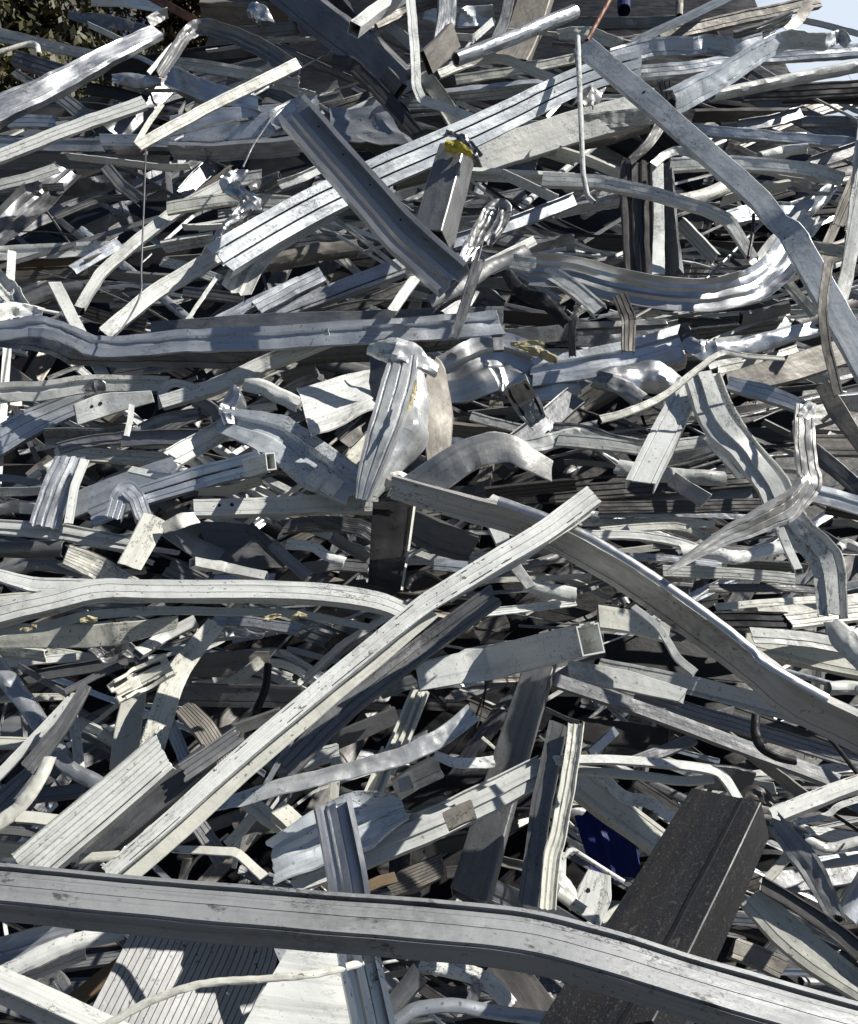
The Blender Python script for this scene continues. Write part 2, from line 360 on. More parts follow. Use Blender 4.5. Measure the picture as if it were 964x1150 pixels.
def P(reg, name, prof, w, pts, L, mat, roll, label, s=0, cr=.05, gasket_or_shade=None, discs=None, ext=True, tk=None, jag=.12, land=None, parent=None, n=None):
    ox, oy, k = REG[reg]; NTR[0] += 1
    pp = [(ox + p[0] * k, oy + p[1] * k, p[2] if len(p) > 2 else 0) for p in pts]
    wl = list(w) if isinstance(w, (list, tuple)) else [w] * len(pp)
    if len(wl) < len(pp): wl = [wl[0] + (wl[-1] - wl[0]) * i / (len(pp) - 1) for i in range(len(pp))]
    rl = list(roll) if isinstance(roll, (list, tuple)) else [roll] * len(pp)
    if len(rl) < len(pp): rl = [rl[0] + (rl[-1] - rl[0]) * i / (len(pp) - 1) for i in range(len(pp))]
    if ext:                        # what leaves the frame goes on outside it
        for e, nx in ((0, 1), (-1, -2)):
            X, Y, z = pp[e]
            if X < 9 or X > 955 or Y > 1141 or (Y < 7 and 200 < X < 860):
                a = Vector((X - pp[nx][0], Y - pp[nx][1])); a = a.normalized() * 130
                q = (X + a.x, Y + a.y, z)
                if e == 0: pp.insert(0, q); wl.insert(0, wl[0]); rl.insert(0, rl[0])
                else: pp.append(q); wl.append(wl[-1]); rl.append(rl[-1])
    if L <= 6 and not land and parent is None and ext: wl = [x * .86 for x in wl]
    jr = random.Random(NTR[0]); jit = jr.uniform(-.4, .4)
    if L <= 7.5 and not land and parent is None and not gasket_or_shade and prof in ('L', 'J', 'box', 'boxf', 'Cb', 'rib', 'mul', 'step', 'sash') and jr.random() < .42:
        rl = [-r - 6 for r in rl]; prof = {'L': 'J', 'J': 'L'}.get(prof, prof)      # this one lies face down: dark front, bright top edge
    W3 = [at(X, Y, L + jit, z) for X, Y, z in pp]
    ws = [max(.003, w_ * k * (q - CAM).dot(FWD) / FPX) for w_, q in zip(wl, W3)]
    def proj(p):
        d = p - CAM; z = d.dot(FWD); return Vector((d.dot(RGT) / z * FPX, d.dot(UPV) / z * FPX))
    for i, q in enumerate(W3):
        T = (W3[min(i + 1, len(W3) - 1)] - W3[max(i - 1, 0)]).normalized(); U0 = (CAM - q).normalized().cross(T)
        if U0.length < .05: continue
        U0.normalize(); h = ws[i] / 2
        px = (proj(q + U0 * h) - proj(q - U0 * h)).length
        ws[i] *= min(1.4, max(.6, wl[i] * k / max(px, 1e-3)))
    o, info = build(W3, ws, [R(a) for a in rl], prof, mat, name, cr=cr, s=s, tk=tk, jag=jag, parent=parent, n=n)
    if label and parent is None:
        c, g = CATS[name]; tag(o, label, c, g)
    if land: 
        m = pp[len(pp) // 2]; LAND.append((m[0], m[1], land))
    for g in (gasket_or_shade or []): strip_part(o, info, 'gasket_or_shade_strip', g[0], g[1], g[2], g[3] if len(g) > 3 else 'K', g[4] if len(g) > 4 else (.02, .98))  # black strips double as the shade inside the grooves
    for g in (discs or []): disc_parts(o, info, 'rivet', g[0], g[1], g[2], g[3], g[4])  # black discs also stand in for dark screw holes
    o['_box'] = 0
    del o['_box']
    return o, info
GM = [(-.195, -.07, .08), (.215, -.07, .08)]       # black seals that also put shade into the two grooves of a frame bar
def sheet(reg, name, quad, L, mat, label, cr=.05, n=12, th=.004, parent=None, crease=0, land=None, bow=0):
    """a flat or dented plate from four corners (top-left, top-right, bottom-right, bottom-left)"""
    ox, oy, k = REG[reg]; SEED[0] += 1; sd = SEED[0] * 2.3
    c = [at(ox + q[0] * k, oy + q[1] * k, L, q[2] if len(q) > 2 else 0) for q in quad]
    size = ((c[1] - c[0]).length + (c[3] - c[0]).length) / 2
    nn = (c[1] - c[0]).cross(c[3] - c[0]).normalized()
    if nn.dot(CAM - c[0]) < 0: nn = -nn
    bm = bmesh.new(); uvl = bm.loops.layers.uv.new('UVMap'); lay = []
    lu = (c[1] - c[0]).length; lv = (c[3] - c[0]).length
    for off in (0, -th):
        g = []
        for i in range(n + 1):
            row = []
            for j in range(n + 1):
                u, v = j / n, i / n
                p = c[0].lerp(c[1], u).lerp(c[3].lerp(c[2], u), v)
                d = noise.noise(Vector((u * 2, v * 2, sd))) * cr + noise.noise(Vector((u * 5, v * 5, sd + 3))) * cr * .35
                if crease: d += (.3 - abs(noise.noise(Vector((u * 2.4 + v, v * 2.2 - u, sd + 7))))) * crease
                d += bow * (1 - (2 * v - 1) ** 2)
                e = noise.noise_vector(Vector((u * 3, v * 3, sd + 20))) * cr * .5 * size
                row.append(bm.verts.new(p + nn * (d * size + off) + e))
            g.append(row)
        lay.append(g)
    for li, g in enumerate(lay):
        for i in range(n):
            for j in range(n):
                vs = [g[i][j], g[i][j + 1], g[i + 1][j + 1], g[i + 1][j]]
                ij = [(i, j), (i, j + 1), (i + 1, j + 1), (i + 1, j)]
                if li: vs = vs[::-1]; ij = ij[::-1]
                f = bm.faces.new(vs); f.smooth = True
                for lp, (a, b) in zip(f.loops, ij): lp[uvl].uv = (b / n * lu, a / n * lv)
    def rim(a):
        for q in range(len(a) - 1): bm.faces.new([a[q][0], a[q][1], a[q + 1][1], a[q + 1][0]])
    rim([(lay[0][0][j], lay[1][0][j]) for j in range(n + 1)]); rim([(lay[0][n][j], lay[1][n][j]) for j in range(n + 1)])
    rim([(lay[0][i][0], lay[1][i][0]) for i in range(n + 1)]); rim([(lay[0][i][n], lay[1][i][n]) for i in range(n + 1)])
    o = to_obj(bm, name, mat, parent)
    if label and parent is None:
        ct, g = CATS[name]; tag(o, label, ct, g)
    if land: LAND.append((ox + k * sum(q[0] for q in quad) / 4, oy + k * sum(q[1] for q in quad) / 4, land))
    return o
# ================================================================== the scrap one can tell apart, roughly back to front
AB, WF, ST, SH, CH, TB, RD, PL, RBB, SEAL, RAIL, WD, FO, AG = ('aluminium_bar', 'window_frame_bar', 'aluminium_strip', 'metal_sheet', 'metal_channel', 'square_tube', 'metal_rod', 'metal_plate', 'ribbed_bar', 'rubber_seal', 'black_rail', 'wooden_board', 'foil_scrap', 'angle_bar')
# ---- A1 top left
P('A1', PL, 'flat', 40, [(300,5),(420,8),(540,28)], 3, 'B', 10, 'blue-grey plate on the skyline left of the dark bronze channel')
P('A1', AB, 'box', 34, [(480,-20),(580,35),(690,95)], 4, 'O', 20, 'rust-orange bar slanting down from the top edge beside the dark trees')
P('A1', SH, 'flat', [30,60,30], [(225,48),(340,70),(500,100)], 2, 'S', 25, 'dark pointed sheet jutting left in front of the trees', cr=.1)
P('A1', ST, 'J', 22, [(290,80),(400,132),(470,160)], 3, 'W', 10, 'short pale strip just under the dark pointed sheet by the trees')
P('A1', SH, 'flat', 45, [(488,70),(520,50),(550,42)], 4, 'W', 0, 'small bright scrap flap beside the rust-orange bar', cr=.2)
P('A1', WF, 'sash', [60,50,45,40], [(-10,115),(110,140),(220,165),(310,182)], 3, 'W', 20, 'long pale frame bar at the upper left, below the trees', s=1)
P('A1', RD, 'half', 20, [(-10,172),(85,146),(118,150),(128,172)], 5, 'C', 20, 'thin cream rod with a hooked end at the upper left edge', s=1)
P('A1', AB, 'Cb', [110,100,92,60], [(-20,375),(140,300),(290,222),(420,150),(520,102)], 8, 'M', 32, 'wide shiny silver channel rising to the right at the upper left edge', s=1, cr=.06, land='the wide shiny channel at the upper left')
P('A1', ST, 'flat', 20, [(488,240),(555,160),(610,110)], 6, 'W', 10, 'narrow white strip leaning beside the arched sheet at the upper left')
P('A1', SH, 'gut', [36,40,55,75,90,70], [(525,245),(565,185),(620,105),(680,88),(800,130),(900,185),(975,235)], 6, 'G', [10,0,20,30,25,20], 'arched grey sheet bent over like a hook, upper left', s=1, cr=.07, land='the arched grey sheet at the upper left')
P('A1', AB, 'step', 50, [(560,205),(720,225),(880,252),(980,270)], 4, 'W', 25, 'straight white bar running right beneath the arched grey sheet')
P('A1', PL, 'box', [95,95,60], [(550,255),(700,315),(850,345)], 5, 'M', 20, 'broad silver box end below the arched sheet, upper left', cr=.08)
P('A1', AB, 'L', 55, [(780,110),(860,105),(980,92)], 4, 'G', 20, 'grey bar under the grey block at the top')
P('A1', ST, 'J', 25, [(780,140),(880,130),(980,128)], 3, 'W', 20, 'thin pale strip under the grey block at the top')
P('A1', PL, 'box', [120,130,110], [(660,45),(790,50),(940,35)], 3, 'T', 10, 'grey-beige dented block on the skyline left of the bronze channel', cr=.12)
P('A1', FO, 'half', [60,75,50], [(820,50),(860,60),(880,90)], 5, 'M', 0, 'bright crumpled metal lump on the grey-beige block', cr=.35, n=24)
P('A1', AB, 'rib', 70, [(45,190),(140,220),(250,255)], 4, 'S', 25, 'dark shiny ribbed bar behind the wide shiny channel, upper left')
P('A1', AB, 'L', 34, [(45,235),(100,270),(160,300)], 3, 'G', 20, 'short grey bar end behind the wide shiny channel')
P('A1', AB, 'C', 50, [(280,290),(380,305),(480,335)], 4, 'D', 25, 'dark open channel right of the wide shiny channel')
P('A1', AB, 'rib', 60, [(190,310),(250,360),(320,410)], 4, 'G', 15, 'striped grey bar sloping down under the wide shiny channel')
P('A1', SH, 'half', [40,65,30], [(370,262),(450,265),(530,272)], 5, 'B', 25, 'glossy bulged bluish sheet under the foot of the arched sheet', s=1, cr=.1)
P('A1', SH, 'flat', [110,100,60], [(370,440),(470,350),(555,285)], 3, 'S', 15, 'dark grey sheet leaning behind the cream hooked strip', cr=.1)
P('A1', AB, 'mul', 60, [(30,400),(110,400),(185,405)], 3, 'B', 25, 'short bluish bar under the wide shiny channel at the left')
P('A1', AB, 'step', 62, [(-10,470),(180,472),(340,472)], 4, 'B', 30, 'bluish stepped rail with a dark top lip at the left edge', gasket_or_shade=[(.47,.03,.05)])
P('A1', AB, 'box', 62, [(330,466),(440,468),(556,470)], 5, 'B', 30, 'bluish rail piece ending at the hooked cream strip', discs=[(-.2,0,.05,'K',[.2,.5,.8])])
P('A1', SH, 'L', 60, [(-10,530),(240,530),(560,535)], 3, 'S', -10, 'grey underside sheet coloured dark for shade below the bluish stepped rail')  # dark metal takes the place of shade under the rail
P('A1', SH, 'flat', [100,130,120], [(555,425),(700,415),(980,385)], 4, 'B', 25, 'wide bluish upper sheet under the cream hooked strip', cr=.06)
P('A1', SH, 'L', [70,75,80], [(560,495),(700,500),(980,478)], 5, 'B', 20, 'wide bluish lower sheet under the cream hooked strip', cr=.07)
P('A1', AB, 'mul', 52, [(-20,522),(140,460),(290,402),(478,338)], 8, 'W', 22, 'scuffed white frame bar rising right below the wide shiny channel')
P('A1', ST, 'L', [42,40,44], [(452,480),(690,350),(980,208)], 9, 'C', 15, 'long cream strip rising right from a hooked end, upper left', land='the cream hooked strip')
P('A1', ST, 'flat', 20, [(448,470),(490,400),(533,340)], 9, 'C', 10, 'short cream upright leg standing on the hooked end of the cream strip')
P('A1', ST, 'J', 24, [(220,512),(380,530),(530,550),(625,545)], 7, 'W', 30, 'long thin white strip below the bluish stepped rail')
P('A1', SH, 'gut', [120,140,110], [(-10,760),(110,660),(225,555)], 4, 'S', 15, 'dark grey curved sheet at the left edge, upper third', cr=.08)
P('A1', AB, 'J', 44, [(-10,608),(90,585),(190,552)], 5, 'W', 20, 'pale bar at the left edge above the dark grey curved sheet')
P('A1', ST, 'rib', 34, [(-10,630),(80,622),(210,612)], 4, 'G', 15, 'thin grey ribbed strip at the left edge above the dark curved sheet')
P('A1', AB, 'L', 48, [(345,545),(400,610),(460,655)], 5, 'G', 10, 'short grey bar hanging down below the long thin white strip')
P('A1', SH, 'flat', [50,80,60], [(200,620),(300,615),(430,580)], 3, 'S', -15, 'dark slack sheet in the upper left hollow', cr=.12)
P('A1', ST, 'gut', 28, [(182,712),(270,675),(340,652),(480,645)], 4, 'G', 10, 'thin bent grey strip over the upper left black hollow', s=1)
P('A1', ST, 'flat', 24, [(180,710),(230,750),(280,790)], 3, 'G', 0, 'short grey strip sloping down inside the upper left black hollow')
P('A1', AB, 'L', 46, [(295,800),(350,775),(400,745)], 3, 'G', 10, 'short grey bar end at the bottom of the upper left hollow')
P('A1', AB, 'C', 60, [(600,640),(650,580),(690,545)], 4, 'S', 0, 'dark shaded channel stub left of the foil knot')
P('A1', ST, 'flat', 24, [(552,565),(556,620),(562,680)], 4, 'G', 0, 'thin upright grey strip below the bluish lower sheet')
P('A1', AB, 'Cb', 56, [(548,686),(640,670),(760,655),(980,668)], 6, 'C', 25, 'cream bar below the foil knot, level')
P('A1', AB, 'L', [46,50,56,60], [(262,1010),(330,900),(440,800),(590,685),(760,596),(860,580)], 5, 'W', 20, 'long pale bar rising right then bending level under the foil knot')
P('A1', AB, 'step', 60, [(-10,832),(120,826),(250,820),(385,815)], 4, 'W', 25, 'grey-white bar along the left edge above a brown board')
P('A1', WD, 'solid', 34, [(-10,868),(180,858),(400,850)], 3, 'R', 10, 'brown board under the grey-white bar at the left edge')
P('A1', AB, 'flat', 46, [(240,885),(320,840),(395,798)], 5, 'B', 15, 'short bluish plate bar rising right beside the brown board')
P('A1', AB, 'mul', 54, [(535,810),(610,795),(700,782)], 4, 'W', 20, 'white bar stub in the upper left hollow below the cream bar')
P('A1', ST, 'L', 26, [(600,745),(680,745),(780,740)], 4, 'W', 20, 'thin white strip behind the foil tail')
P('A1', FO, 'half', [45,60,42,60,48,30,24], [(800,560),(765,605),(800,635),(830,660),(770,715),(735,745),(712,790)], 9, 'M', 0, 'shiny crumpled foil knot with a twisted tail, upper left', s=1, cr=.28, n=40, land='the foil knot')
P('A1', RD, 'rod', 7, [(798,548),(830,480),(870,420),(905,370),(950,335)], 9, 'S', 0, 'dark wire running up right from the foil knot', s=1)
P('A1', TB, 'tube', 50, [(815,625),(865,605),(920,582,.04)], 6, 'G', 0, 'short round grey tube end right of the foil knot')
P('P', RD, 'rod', 2.2, [(164,168),(162,225),(159,300),(158,330),(140,365),(122,385)], 11, 'S', 0, 'thin dark wire hanging down over the upper left hollow', s=1)
# ---- A2 top middle
P('A2', AB, 'Cb', 75, [(165,-30),(300,120),(420,250)], 5, 'D', 15, 'dark bronze channel half hidden behind the wider one at the top', cr=.05)
P('A2', CH, 'Cb', [125,135,130], [(20,-40),(190,95),(330,200),(425,300)], 6, 'S', -18, 'wide dark bronze channel slanting down from the top edge', cr=.04, land='the dark bronze channel', discs=[(.2,0,.03,'M',[.3,.6])])
P('A2', PL, 'boxf', 80, [(350,250),(395,300)], 7.5, 'T', -10, 'small bronze cap piece at the foot of the wide bronze channel', cr=.03)
P('A2', AG, 'L', [55,60,50], [(185,205),(255,215),(330,290),(470,445)], 8, 'D', 20, 'dark brown angle bar below the wide bronze channel')
P('A2', TB, 'boxs', 62, [(268,88,.08),(330,40),(410,-15)], 8, 'W', 35, 'white square tube with its dark open end near the top middle', cr=.02, jag=0)
P('A2', AB, 'L', 40, [(330,80),(420,40),(520,10)], 5, 'T', 15, 'beige bar end beside the white square tube at the top')
P('A2', ST, 'J', 32, [(443,15),(455,150),(460,285),(480,330),(560,355),(650,388)], 9, 'W', 15, 'thin white strip bent sharply into an L near the top middle', land='the L-bent white strip')
P('A2', ST, 'flat', 44, [(370,80),(430,130),(490,190)], 4, 'C', 10, 'cream strip crossing behind the L-bent white strip')
P('A2', PL, 'boxf', 86, [(500,200),(545,160),(590,112)], 7, 'T', 10, 'beige flat box end just right of the L-bent white strip', cr=.03)
P('A2', CH, 'C', 66, [(480,240),(540,320),(600,420)], 5, 'C', 15, 'cream channel sloping down under the beige flat box end')
P('A2', RBB, 'rib2', 74, [(565,-30),(560,60),(545,150)], 6, 'M', 10, 'upright silver ribbed bar at the top middle')
P('A2', PL, 'boxf', 135, [(860,-30),(820,90),(775,190)], 4, 'T', 15, 'broad taupe plank standing up at the top, right of the ribbed bar', cr=.04)
P('A2', AB, 'L', 40, [(770,-20),(750,70),(720,140)], 5, 'G', -10, 'dark-edged grey bar along the left of the broad taupe plank')
P('A2', AB, 'tube', 52, [(590,195),(760,130),(980,38)], 8, 'B', 0, 'blue-grey round tube rising right across the broad taupe plank', cr=.03)
P('A2', SH, 'flat', [60,90], [(490,40),(600,60),(720,50)], 3, 'B', 10, 'bluish dented sheet behind the ribbed bar at the top', cr=.12)
P('A2', ST, 'J', 28, [(590,120),(650,125),(712,70)], 5, 'W', 15, 'short bright kinked strip right of the ribbed bar')
P('A2', AB, 'mul', 62, [(520,320),(700,300),(900,282)], 4, 'B', 25, 'bluish level bar behind the long grooved beam near the top')
P('A2', AB, 'rib', 56, [(380,345),(480,340),(600,345)], 3, 'B', 25, 'bluish ribbed bar stub under the L-bent white strip')
P('A2', ST, 'L', 34, [(535,245),(640,205),(745,195),(830,228),(915,262)], 7, 'C', 20, 'humped cream strip below the blue-grey tube', s=1)
P('A2', AB, 'L', 42, [(590,262),(780,235),(980,192)], 5, 'C', 20, 'cream bar rising right under the humped strip')
P('A2', SH, 'flat', [80,90,70], [(-20,400),(70,360),(140,345)], 4, 'B', 15, 'bluish sheet peeping out left of the dark steel channel', cr=.1)
sheet('A2', SH, [(175,345),(350,360,.05),(460,470,.1),(190,470)], 4.5, 'B', 'bluish crumpled sheet with a folded corner right of the dark steel channel', cr=.05, crease=.12)
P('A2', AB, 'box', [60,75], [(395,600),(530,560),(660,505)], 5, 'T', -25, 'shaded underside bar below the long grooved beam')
P('A2', ST, 'C', 34, [(10,608),(80,585),(148,552)], 7, 'W', 10, 'short white U strip left of the dark steel channel')
P('P', WF, 'mul', [44,42,40,36,30], [(248,292),(330,243),(420,198),(560,136),(650,92),(720,72)], 9.5, 'V', [14,10,6,2,0], 'very long grooved white beam rising right across the upper heap', cr=.025, s=1, gasket_or_shade=GM, discs=[(0,0,.06,'S',[.77])], land='the long grooved beam')
P('P', ST, 'gut', [36,40,34], [(266,326),(285,290),(318,262),(372,232)], 8, 'W', 10, 'white curled strip along the lower edge of the long grooved beam', s=1)
P('P', AB, 'boxf', 40, [(536,178),(630,148),(738,118)], 6.5, 'W', 18, 'white flat bar parallel to the long grooved beam, below it', land='the flat bar under the long grooved beam')
P('P', CH, 'CC', [44,46,48,50], [(334,130,.12),(400,205,.08),(450,262,.05),(512,318)], 13, 'E', 16, 'dark steel double channel slanting down across the upper middle', cr=.02, land='the dark steel channel', discs=[(-.3,0,.035,'K',[.08,.25,.45,.62]), (.3,0,.035,'K',[.12,.3,.5,.7])])
o, inf = P('P', TB, 'boxs', [44,48,50], [(516,162,.16),(505,200,.1),(488,262)], 10.5, 'G', -30, 'grey square post with torn yellow insulation in its open top', cr=.02, jag=.2, land='the yellow-stuffed post')
P('P', 'insulation', 'half', [14,20,12], [(500,162,.15),(518,163,.15),(534,178,.13)], 11.2, 'Z', 0, None, cr=.4, n=20, parent=o)
P('P', 'torn_lip', 'flat', 8, [(500,150,.16),(520,156,.17),(538,176,.16)], 11.5, 'S', 20, None, cr=.3, parent=o)
P('A2', RD, 'L', 16, [(195,718),(290,790),(410,885)], 8, 'C', 10, 'thin cream rod sloping down right, left of the curled ribbon')
P('A2', ST, 'gut', [55,60,50,40], [(640,850),(665,760),(715,690),(752,685),(735,740),(690,800)], 11, 'G', [0,10,25,40,10,0], 'grey curled ribbon below the yellow-stuffed post', s=1, cr=.12, land='the grey curled ribbon')
P('A2', AB, 'Z', 50, [(560,800),(760,740),(980,655)], 7, 'B', 20, 'bluish bar rising right behind the grey curled ribbon')
P('A2', AB, 'mul', 52, [(640,570),(800,578),(980,590)], 6, 'W', 25, 'pale level bar right of the yellow-stuffed post')
P('A2', ST, 'J', 34, [(740,570),(830,610),(925,655)], 7, 'W', 15, 'small white strip dropping right from the pale level bar')
P('A2', AB, 'L', 40, [(850,490),(920,510),(985,530)], 5, 'C', 20, 'cream bar below the flat white bar near the top')
P('A2', AB, 'Cb', 60, [(700,880),(800,830),(980,790)], 5, 'G', 15, 'grey bar right of the grey curled ribbon')
P('A2', ST, 'L', 36, [(690,870),(770,830),(852,790)], 9, 'W', 15, 'small white strip rising right beside the grey curled ribbon')
P('A2', AB, 'rib', 60, [(60,800),(150,790),(260,800)], 2, 'G', 10, 'grey ribbed bar under the left end of the dark steel channel')
P('A2', SH, 'half', [70,70], [(-20,870),(120,830),(270,815)], 2, 'T', 10, 'dull taupe sheet in the shade below the long grooved beam', cr=.1)
P('A2', AB, 'C', 70, [(250,470),(310,465),(370,500)], 3, 'T', 10, 'beige open box corner under the bluish crumpled sheet')
# ---- A3 top right
P('A3', AB, 'box', 52, [(-10,75),(180,78),(370,70)], 3, 'G', 15, 'grey weathered beam along the skyline at the top right')
P('A3', SH, 'flat', [40,60,40], [(-10,108),(90,110),(195,148)], 4, 'C', 20, 'cream wavy sheet under the grey skyline beam', s=1, cr=.12)
P('A3', RD, 'tube', 16, [(85,132),(125,60),(170,-20)], 6, 'O', 0, 'thin bronze rod leaning right at the top edge')
P('A3', AB, 'tube', 30, [(385,-20),(385,20),(384,55)], 3, 'T', 0, 'short beige post on the skyline at the top right')
P('A3', AB, 'mul', 34, [(230,138),(380,70),(545,-10)], 5, 'B', 15, 'narrow grooved bar rising to the top edge, top right')
P('A3', AB, 'L', 58, [(320,118),(560,65),(840,5)], 4, 'T', 22, 'long brownish grey bar rising to the skyline at the top right')
P('A3', AB, 'rib', 50, [(560,120),(650,95),(745,55)], 4, 'G', 20, 'grey ribbed bar below the brownish skyline bar')
P('A3', ST, 'flat', 42, [(735,100),(775,60),(805,15)], 5, 'T', 10, 'short taupe strip standing up by the sky corner')
P('A3', AB, 'L', 26, [(768,62),(850,80),(950,106)], 4, 'W', 25, 'thin white bar poking out against the sky')
P('A3', AB, 'Cb', [70,75,55,60], [(165,190),(300,155),(430,150),(480,140),(560,152),(650,135)], 7, 'B', 15, 'crushed bluish silver tube near the top right', s=1, cr=.065)
P('A3', AB, 'mul', 60, [(190,245),(400,225),(620,190),(980,165)], 5, 'B', 25, 'long bluish grooved bar running right under the crushed tube', gasket_or_shade=[(.215,-.07,.08)])
P('A3', AB, 'tube', 50, [(490,310),(640,280),(800,248),(980,212)], 6, 'W', 0, 'long pale rounded bar at the right edge below the twisted bar')
P('A3', AB, 'rib', 70, [(600,305),(760,300),(980,285)], 4, 'D', 20, 'dark ribbed bar at the right edge, upper part')
P('A3', AB, 'rib', 50, [(720,320),(850,316),(980,320)], 3, 'S', 20, 'dark steel ribbed bar at the right edge under the brown one')
P('A3', AB, 'Cb', [95,100,95,60,34], [(365,330),(480,270),(620,185),(740,128),(850,140),(900,112),(935,142)], 9, 'V', -14, 'white twisted bar narrowing to a crushed tip at the top right', s=1, cr=.07, land='the white twisted bar', discs=[(.2,0,.06,'K',[.55,.58])])
P('A3', AB, 'C', 52, [(570,412),(680,395),(780,365)], 5, 'S', 25, 'dark rolled bar end at the right, under the long pale bar')
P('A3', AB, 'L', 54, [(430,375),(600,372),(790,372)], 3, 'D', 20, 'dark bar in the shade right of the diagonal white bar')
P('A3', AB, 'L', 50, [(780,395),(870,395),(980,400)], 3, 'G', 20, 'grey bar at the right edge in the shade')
P('A3', AB, 'box', 50, [(420,420),(620,440),(780,452),(980,468)], 6, 'B', 25, 'bluish dented bar running to the right edge, upper right')
P('A3', TB, 'tube', 40, [(645,508),(720,490),(800,480,.05)], 6, 'W', 0, 'bright round tube end at the upper right')
P('A3', AB, 'Z', 46, [(810,530),(890,505),(985,470)], 7, 'G', 15, 'grey bar rising to the right edge beside the bright tube end')
P('A3', SEAL, 'rib', [50,45,40,26], [(333,262),(340,340),(318,410),(280,470),(225,522)], 8, 'K', 10, 'black rubber seal hanging in a loop under the twisted bar', s=1, cr=.05)
P('A3', SH, 'half', [90,60], [(30,460),(150,440),(290,400)], 4, 'T', 0, 'taupe bar end left of the black rubber seal', cr=.06)
P('A3', AB, 'box', [60,80], [(-20,420),(120,395),(290,375)], 6, 'W', -15, 'white crushed box section under the small crushed bracket', cr=.1)
P('A3', AB, 'L', 44, [(-10,488),(90,520),(200,568)], 6, 'C', 20, 'cream bar dropping right towards the dark corrugated post')
P('A3', AB, 'Cb', 46, [(-20,690),(70,672),(190,655)], 6, 'B', 20, 'short bluish bar behind the hooked lower end of the thin tube')
P('A3', CH, 'cor', [110,115,110], [(245,520),(250,680),(262,890)], 7.5, 'D', 10, 'dark corrugated post standing upright in the upper right', cr=.04, land='the dark corrugated post')
P('A3', ST, 'flat', [40,34,44], [(312,525),(318,680),(316,890)], 8, 'W', 10, 'white upright strip on the dark corrugated post')
P('A3', CH, 'Cb', [34,46,60], [(348,525),(355,700),(368,890)], 7.5, 'S', 20, 'dark grey bent post right beside the dark corrugated post')
P('A3', AB, 'Cb', 52, [(355,535),(560,530),(780,548),(915,582)], 7, 'W', 25, 'smooth white bar with a rounded tip at the upper right', s=1)
P('A3', ST, 'L', 30, [(300,535),(345,500),(400,490),(470,520)], 8, 'W', 15, 'short bent white strip behind the diagonal bar, over the post', s=1)
P('A3', AB, 'half', 56, [(360,658),(450,640),(550,598)], 5, 'C', 20, 'cream curved bar right of the dark corrugated post', s=1)
P('A3', AB, 'box', [60,70,60,40], [(540,715),(650,690),(800,680),(885,602)], 7, 'B', 22, 'bluish crumpled bar with a broken upturned end at the right', s=1, cr=.1)
P('A3', AB, 'L', 46, [(520,650),(620,620),(740,600)], 4, 'C', 20, 'cream bar in the shade above the bluish crumpled bar')
P('A3', SH, 'gut', [80,100,80], [(640,880),(735,790),(835,695)], 7, 'W', 20, 'crumpled white sheet behind the knee of the diagonal bar', cr=.16)
P('A3', AB, 'rib', 54, [(385,720),(440,775),(500,840)], 6, 'W', 10, 'short white ribbed bar leaning beside the dark grey bent post')
P('A3', AB, 'L', 50, [(800,800),(880,810),(980,830)], 5, 'C', 20, 'cream bar at the right edge beside the diagonal bar')
P('A3', AB, 'rib', [50,70], [(900,730),(940,640),(985,550)], 8, 'T', 10, 'brown-grey ribbed bar rising at the right edge')
P('A3', AB, 'L', 46, [(952,690),(942,780),(925,900),(905,980)], 9, 'W', 10, 'white upright bar at the right edge beside the diagonal bar')
P('A3', WF, 'mul', [55,60,60,50,42], [(-60,585),(120,590),(300,628),(470,680),(545,715),(622,838)], 10, 'W', 24, 'curved white grooved bar drooping at its right end, upper right', cr=.03, gasket_or_shade=[(.215,-.07,.09)], land='the drooping grooved bar')
P('A3', AB, 'half', [70,50], [(85,345),(110,290),(150,240)], 9, 'G', 20, 'small crushed bracket at the end of the long grooved beam', cr=.25)
P('A3', SEAL, 'rod', 12, [(625,695),(622,760),(608,835)], 11, 'K', 0, 'thin black strap hanging under the diagonal bar', s=1)
P('P', AB, 'boxf', [27,28,29,25,32,35], [(654,50),(692,82),(852,222),(874,252),(888,262),(968,405)], 12, 'V', [24,26,28,4,12,24], 'long pale diagonal bar kinked near the right edge', cr=.03, land='the long pale diagonal bar', discs=[(.1,0,.1,'K',[.2])])
P('P', RD, 'tube', 6, [(649,42),(652,120),(655,195),(660,220),(668,228)], 14, 'W', 0, 'thin upright white tube with a hooked foot near the top', land='the thin upright tube')
# ---- B1
P('B1', AB, 'L', 60, [(10,85),(150,78),(300,72)], 3, 'T', 20, 'taupe bar in the shade at the left edge, upper middle')
P('B1', AB, 'half', [50,60,50], [(60,180),(160,145),(300,120)], 4, 'G', 20, 'grey bent bar left of the standing pale strip', s=1)
P('B1', AB, 'L', 44, [(290,60),(420,90),(600,100)], 3, 'G', 20, 'dim grey bar in the hollow left of the long grooved beam')
P('B1', AB, 'rib', 50, [(280,205),(380,235),(480,250)], 4, 'D', 20, 'dark ribbed bar in the hollow above the wide dented rail')
P('B1', AB, 'L', 46, [(600,140),(700,150),(800,165)], 3, 'G', 20, 'dim bar in the shade below the curled strip')
P('B1', AB, 'rib', 40, [(530,40),(620,60),(720,100)], 3, 'W', 20, 'pale ribbed stub in the shade beside the hanging wire')
P('B1', ST, 'boxf', 50, [(178,108),(250,250),(345,425)], 6, 'W', 15, 'standing pale flat strip crossing behind the wide dented rail')
P('B1', SH, 'gut', [50,70,40], [(-10,90),(40,150),(90,205)], 7, 'W', 10, 'crumpled white sheet tip at the left edge', cr=.25)
P('B1', SH, 'half', [80,60,30], [(-20,240),(40,195),(140,205)], 7.5, 'W', 15, 'white crushed tube end at the left edge above the wide dented rail', cr=.2)
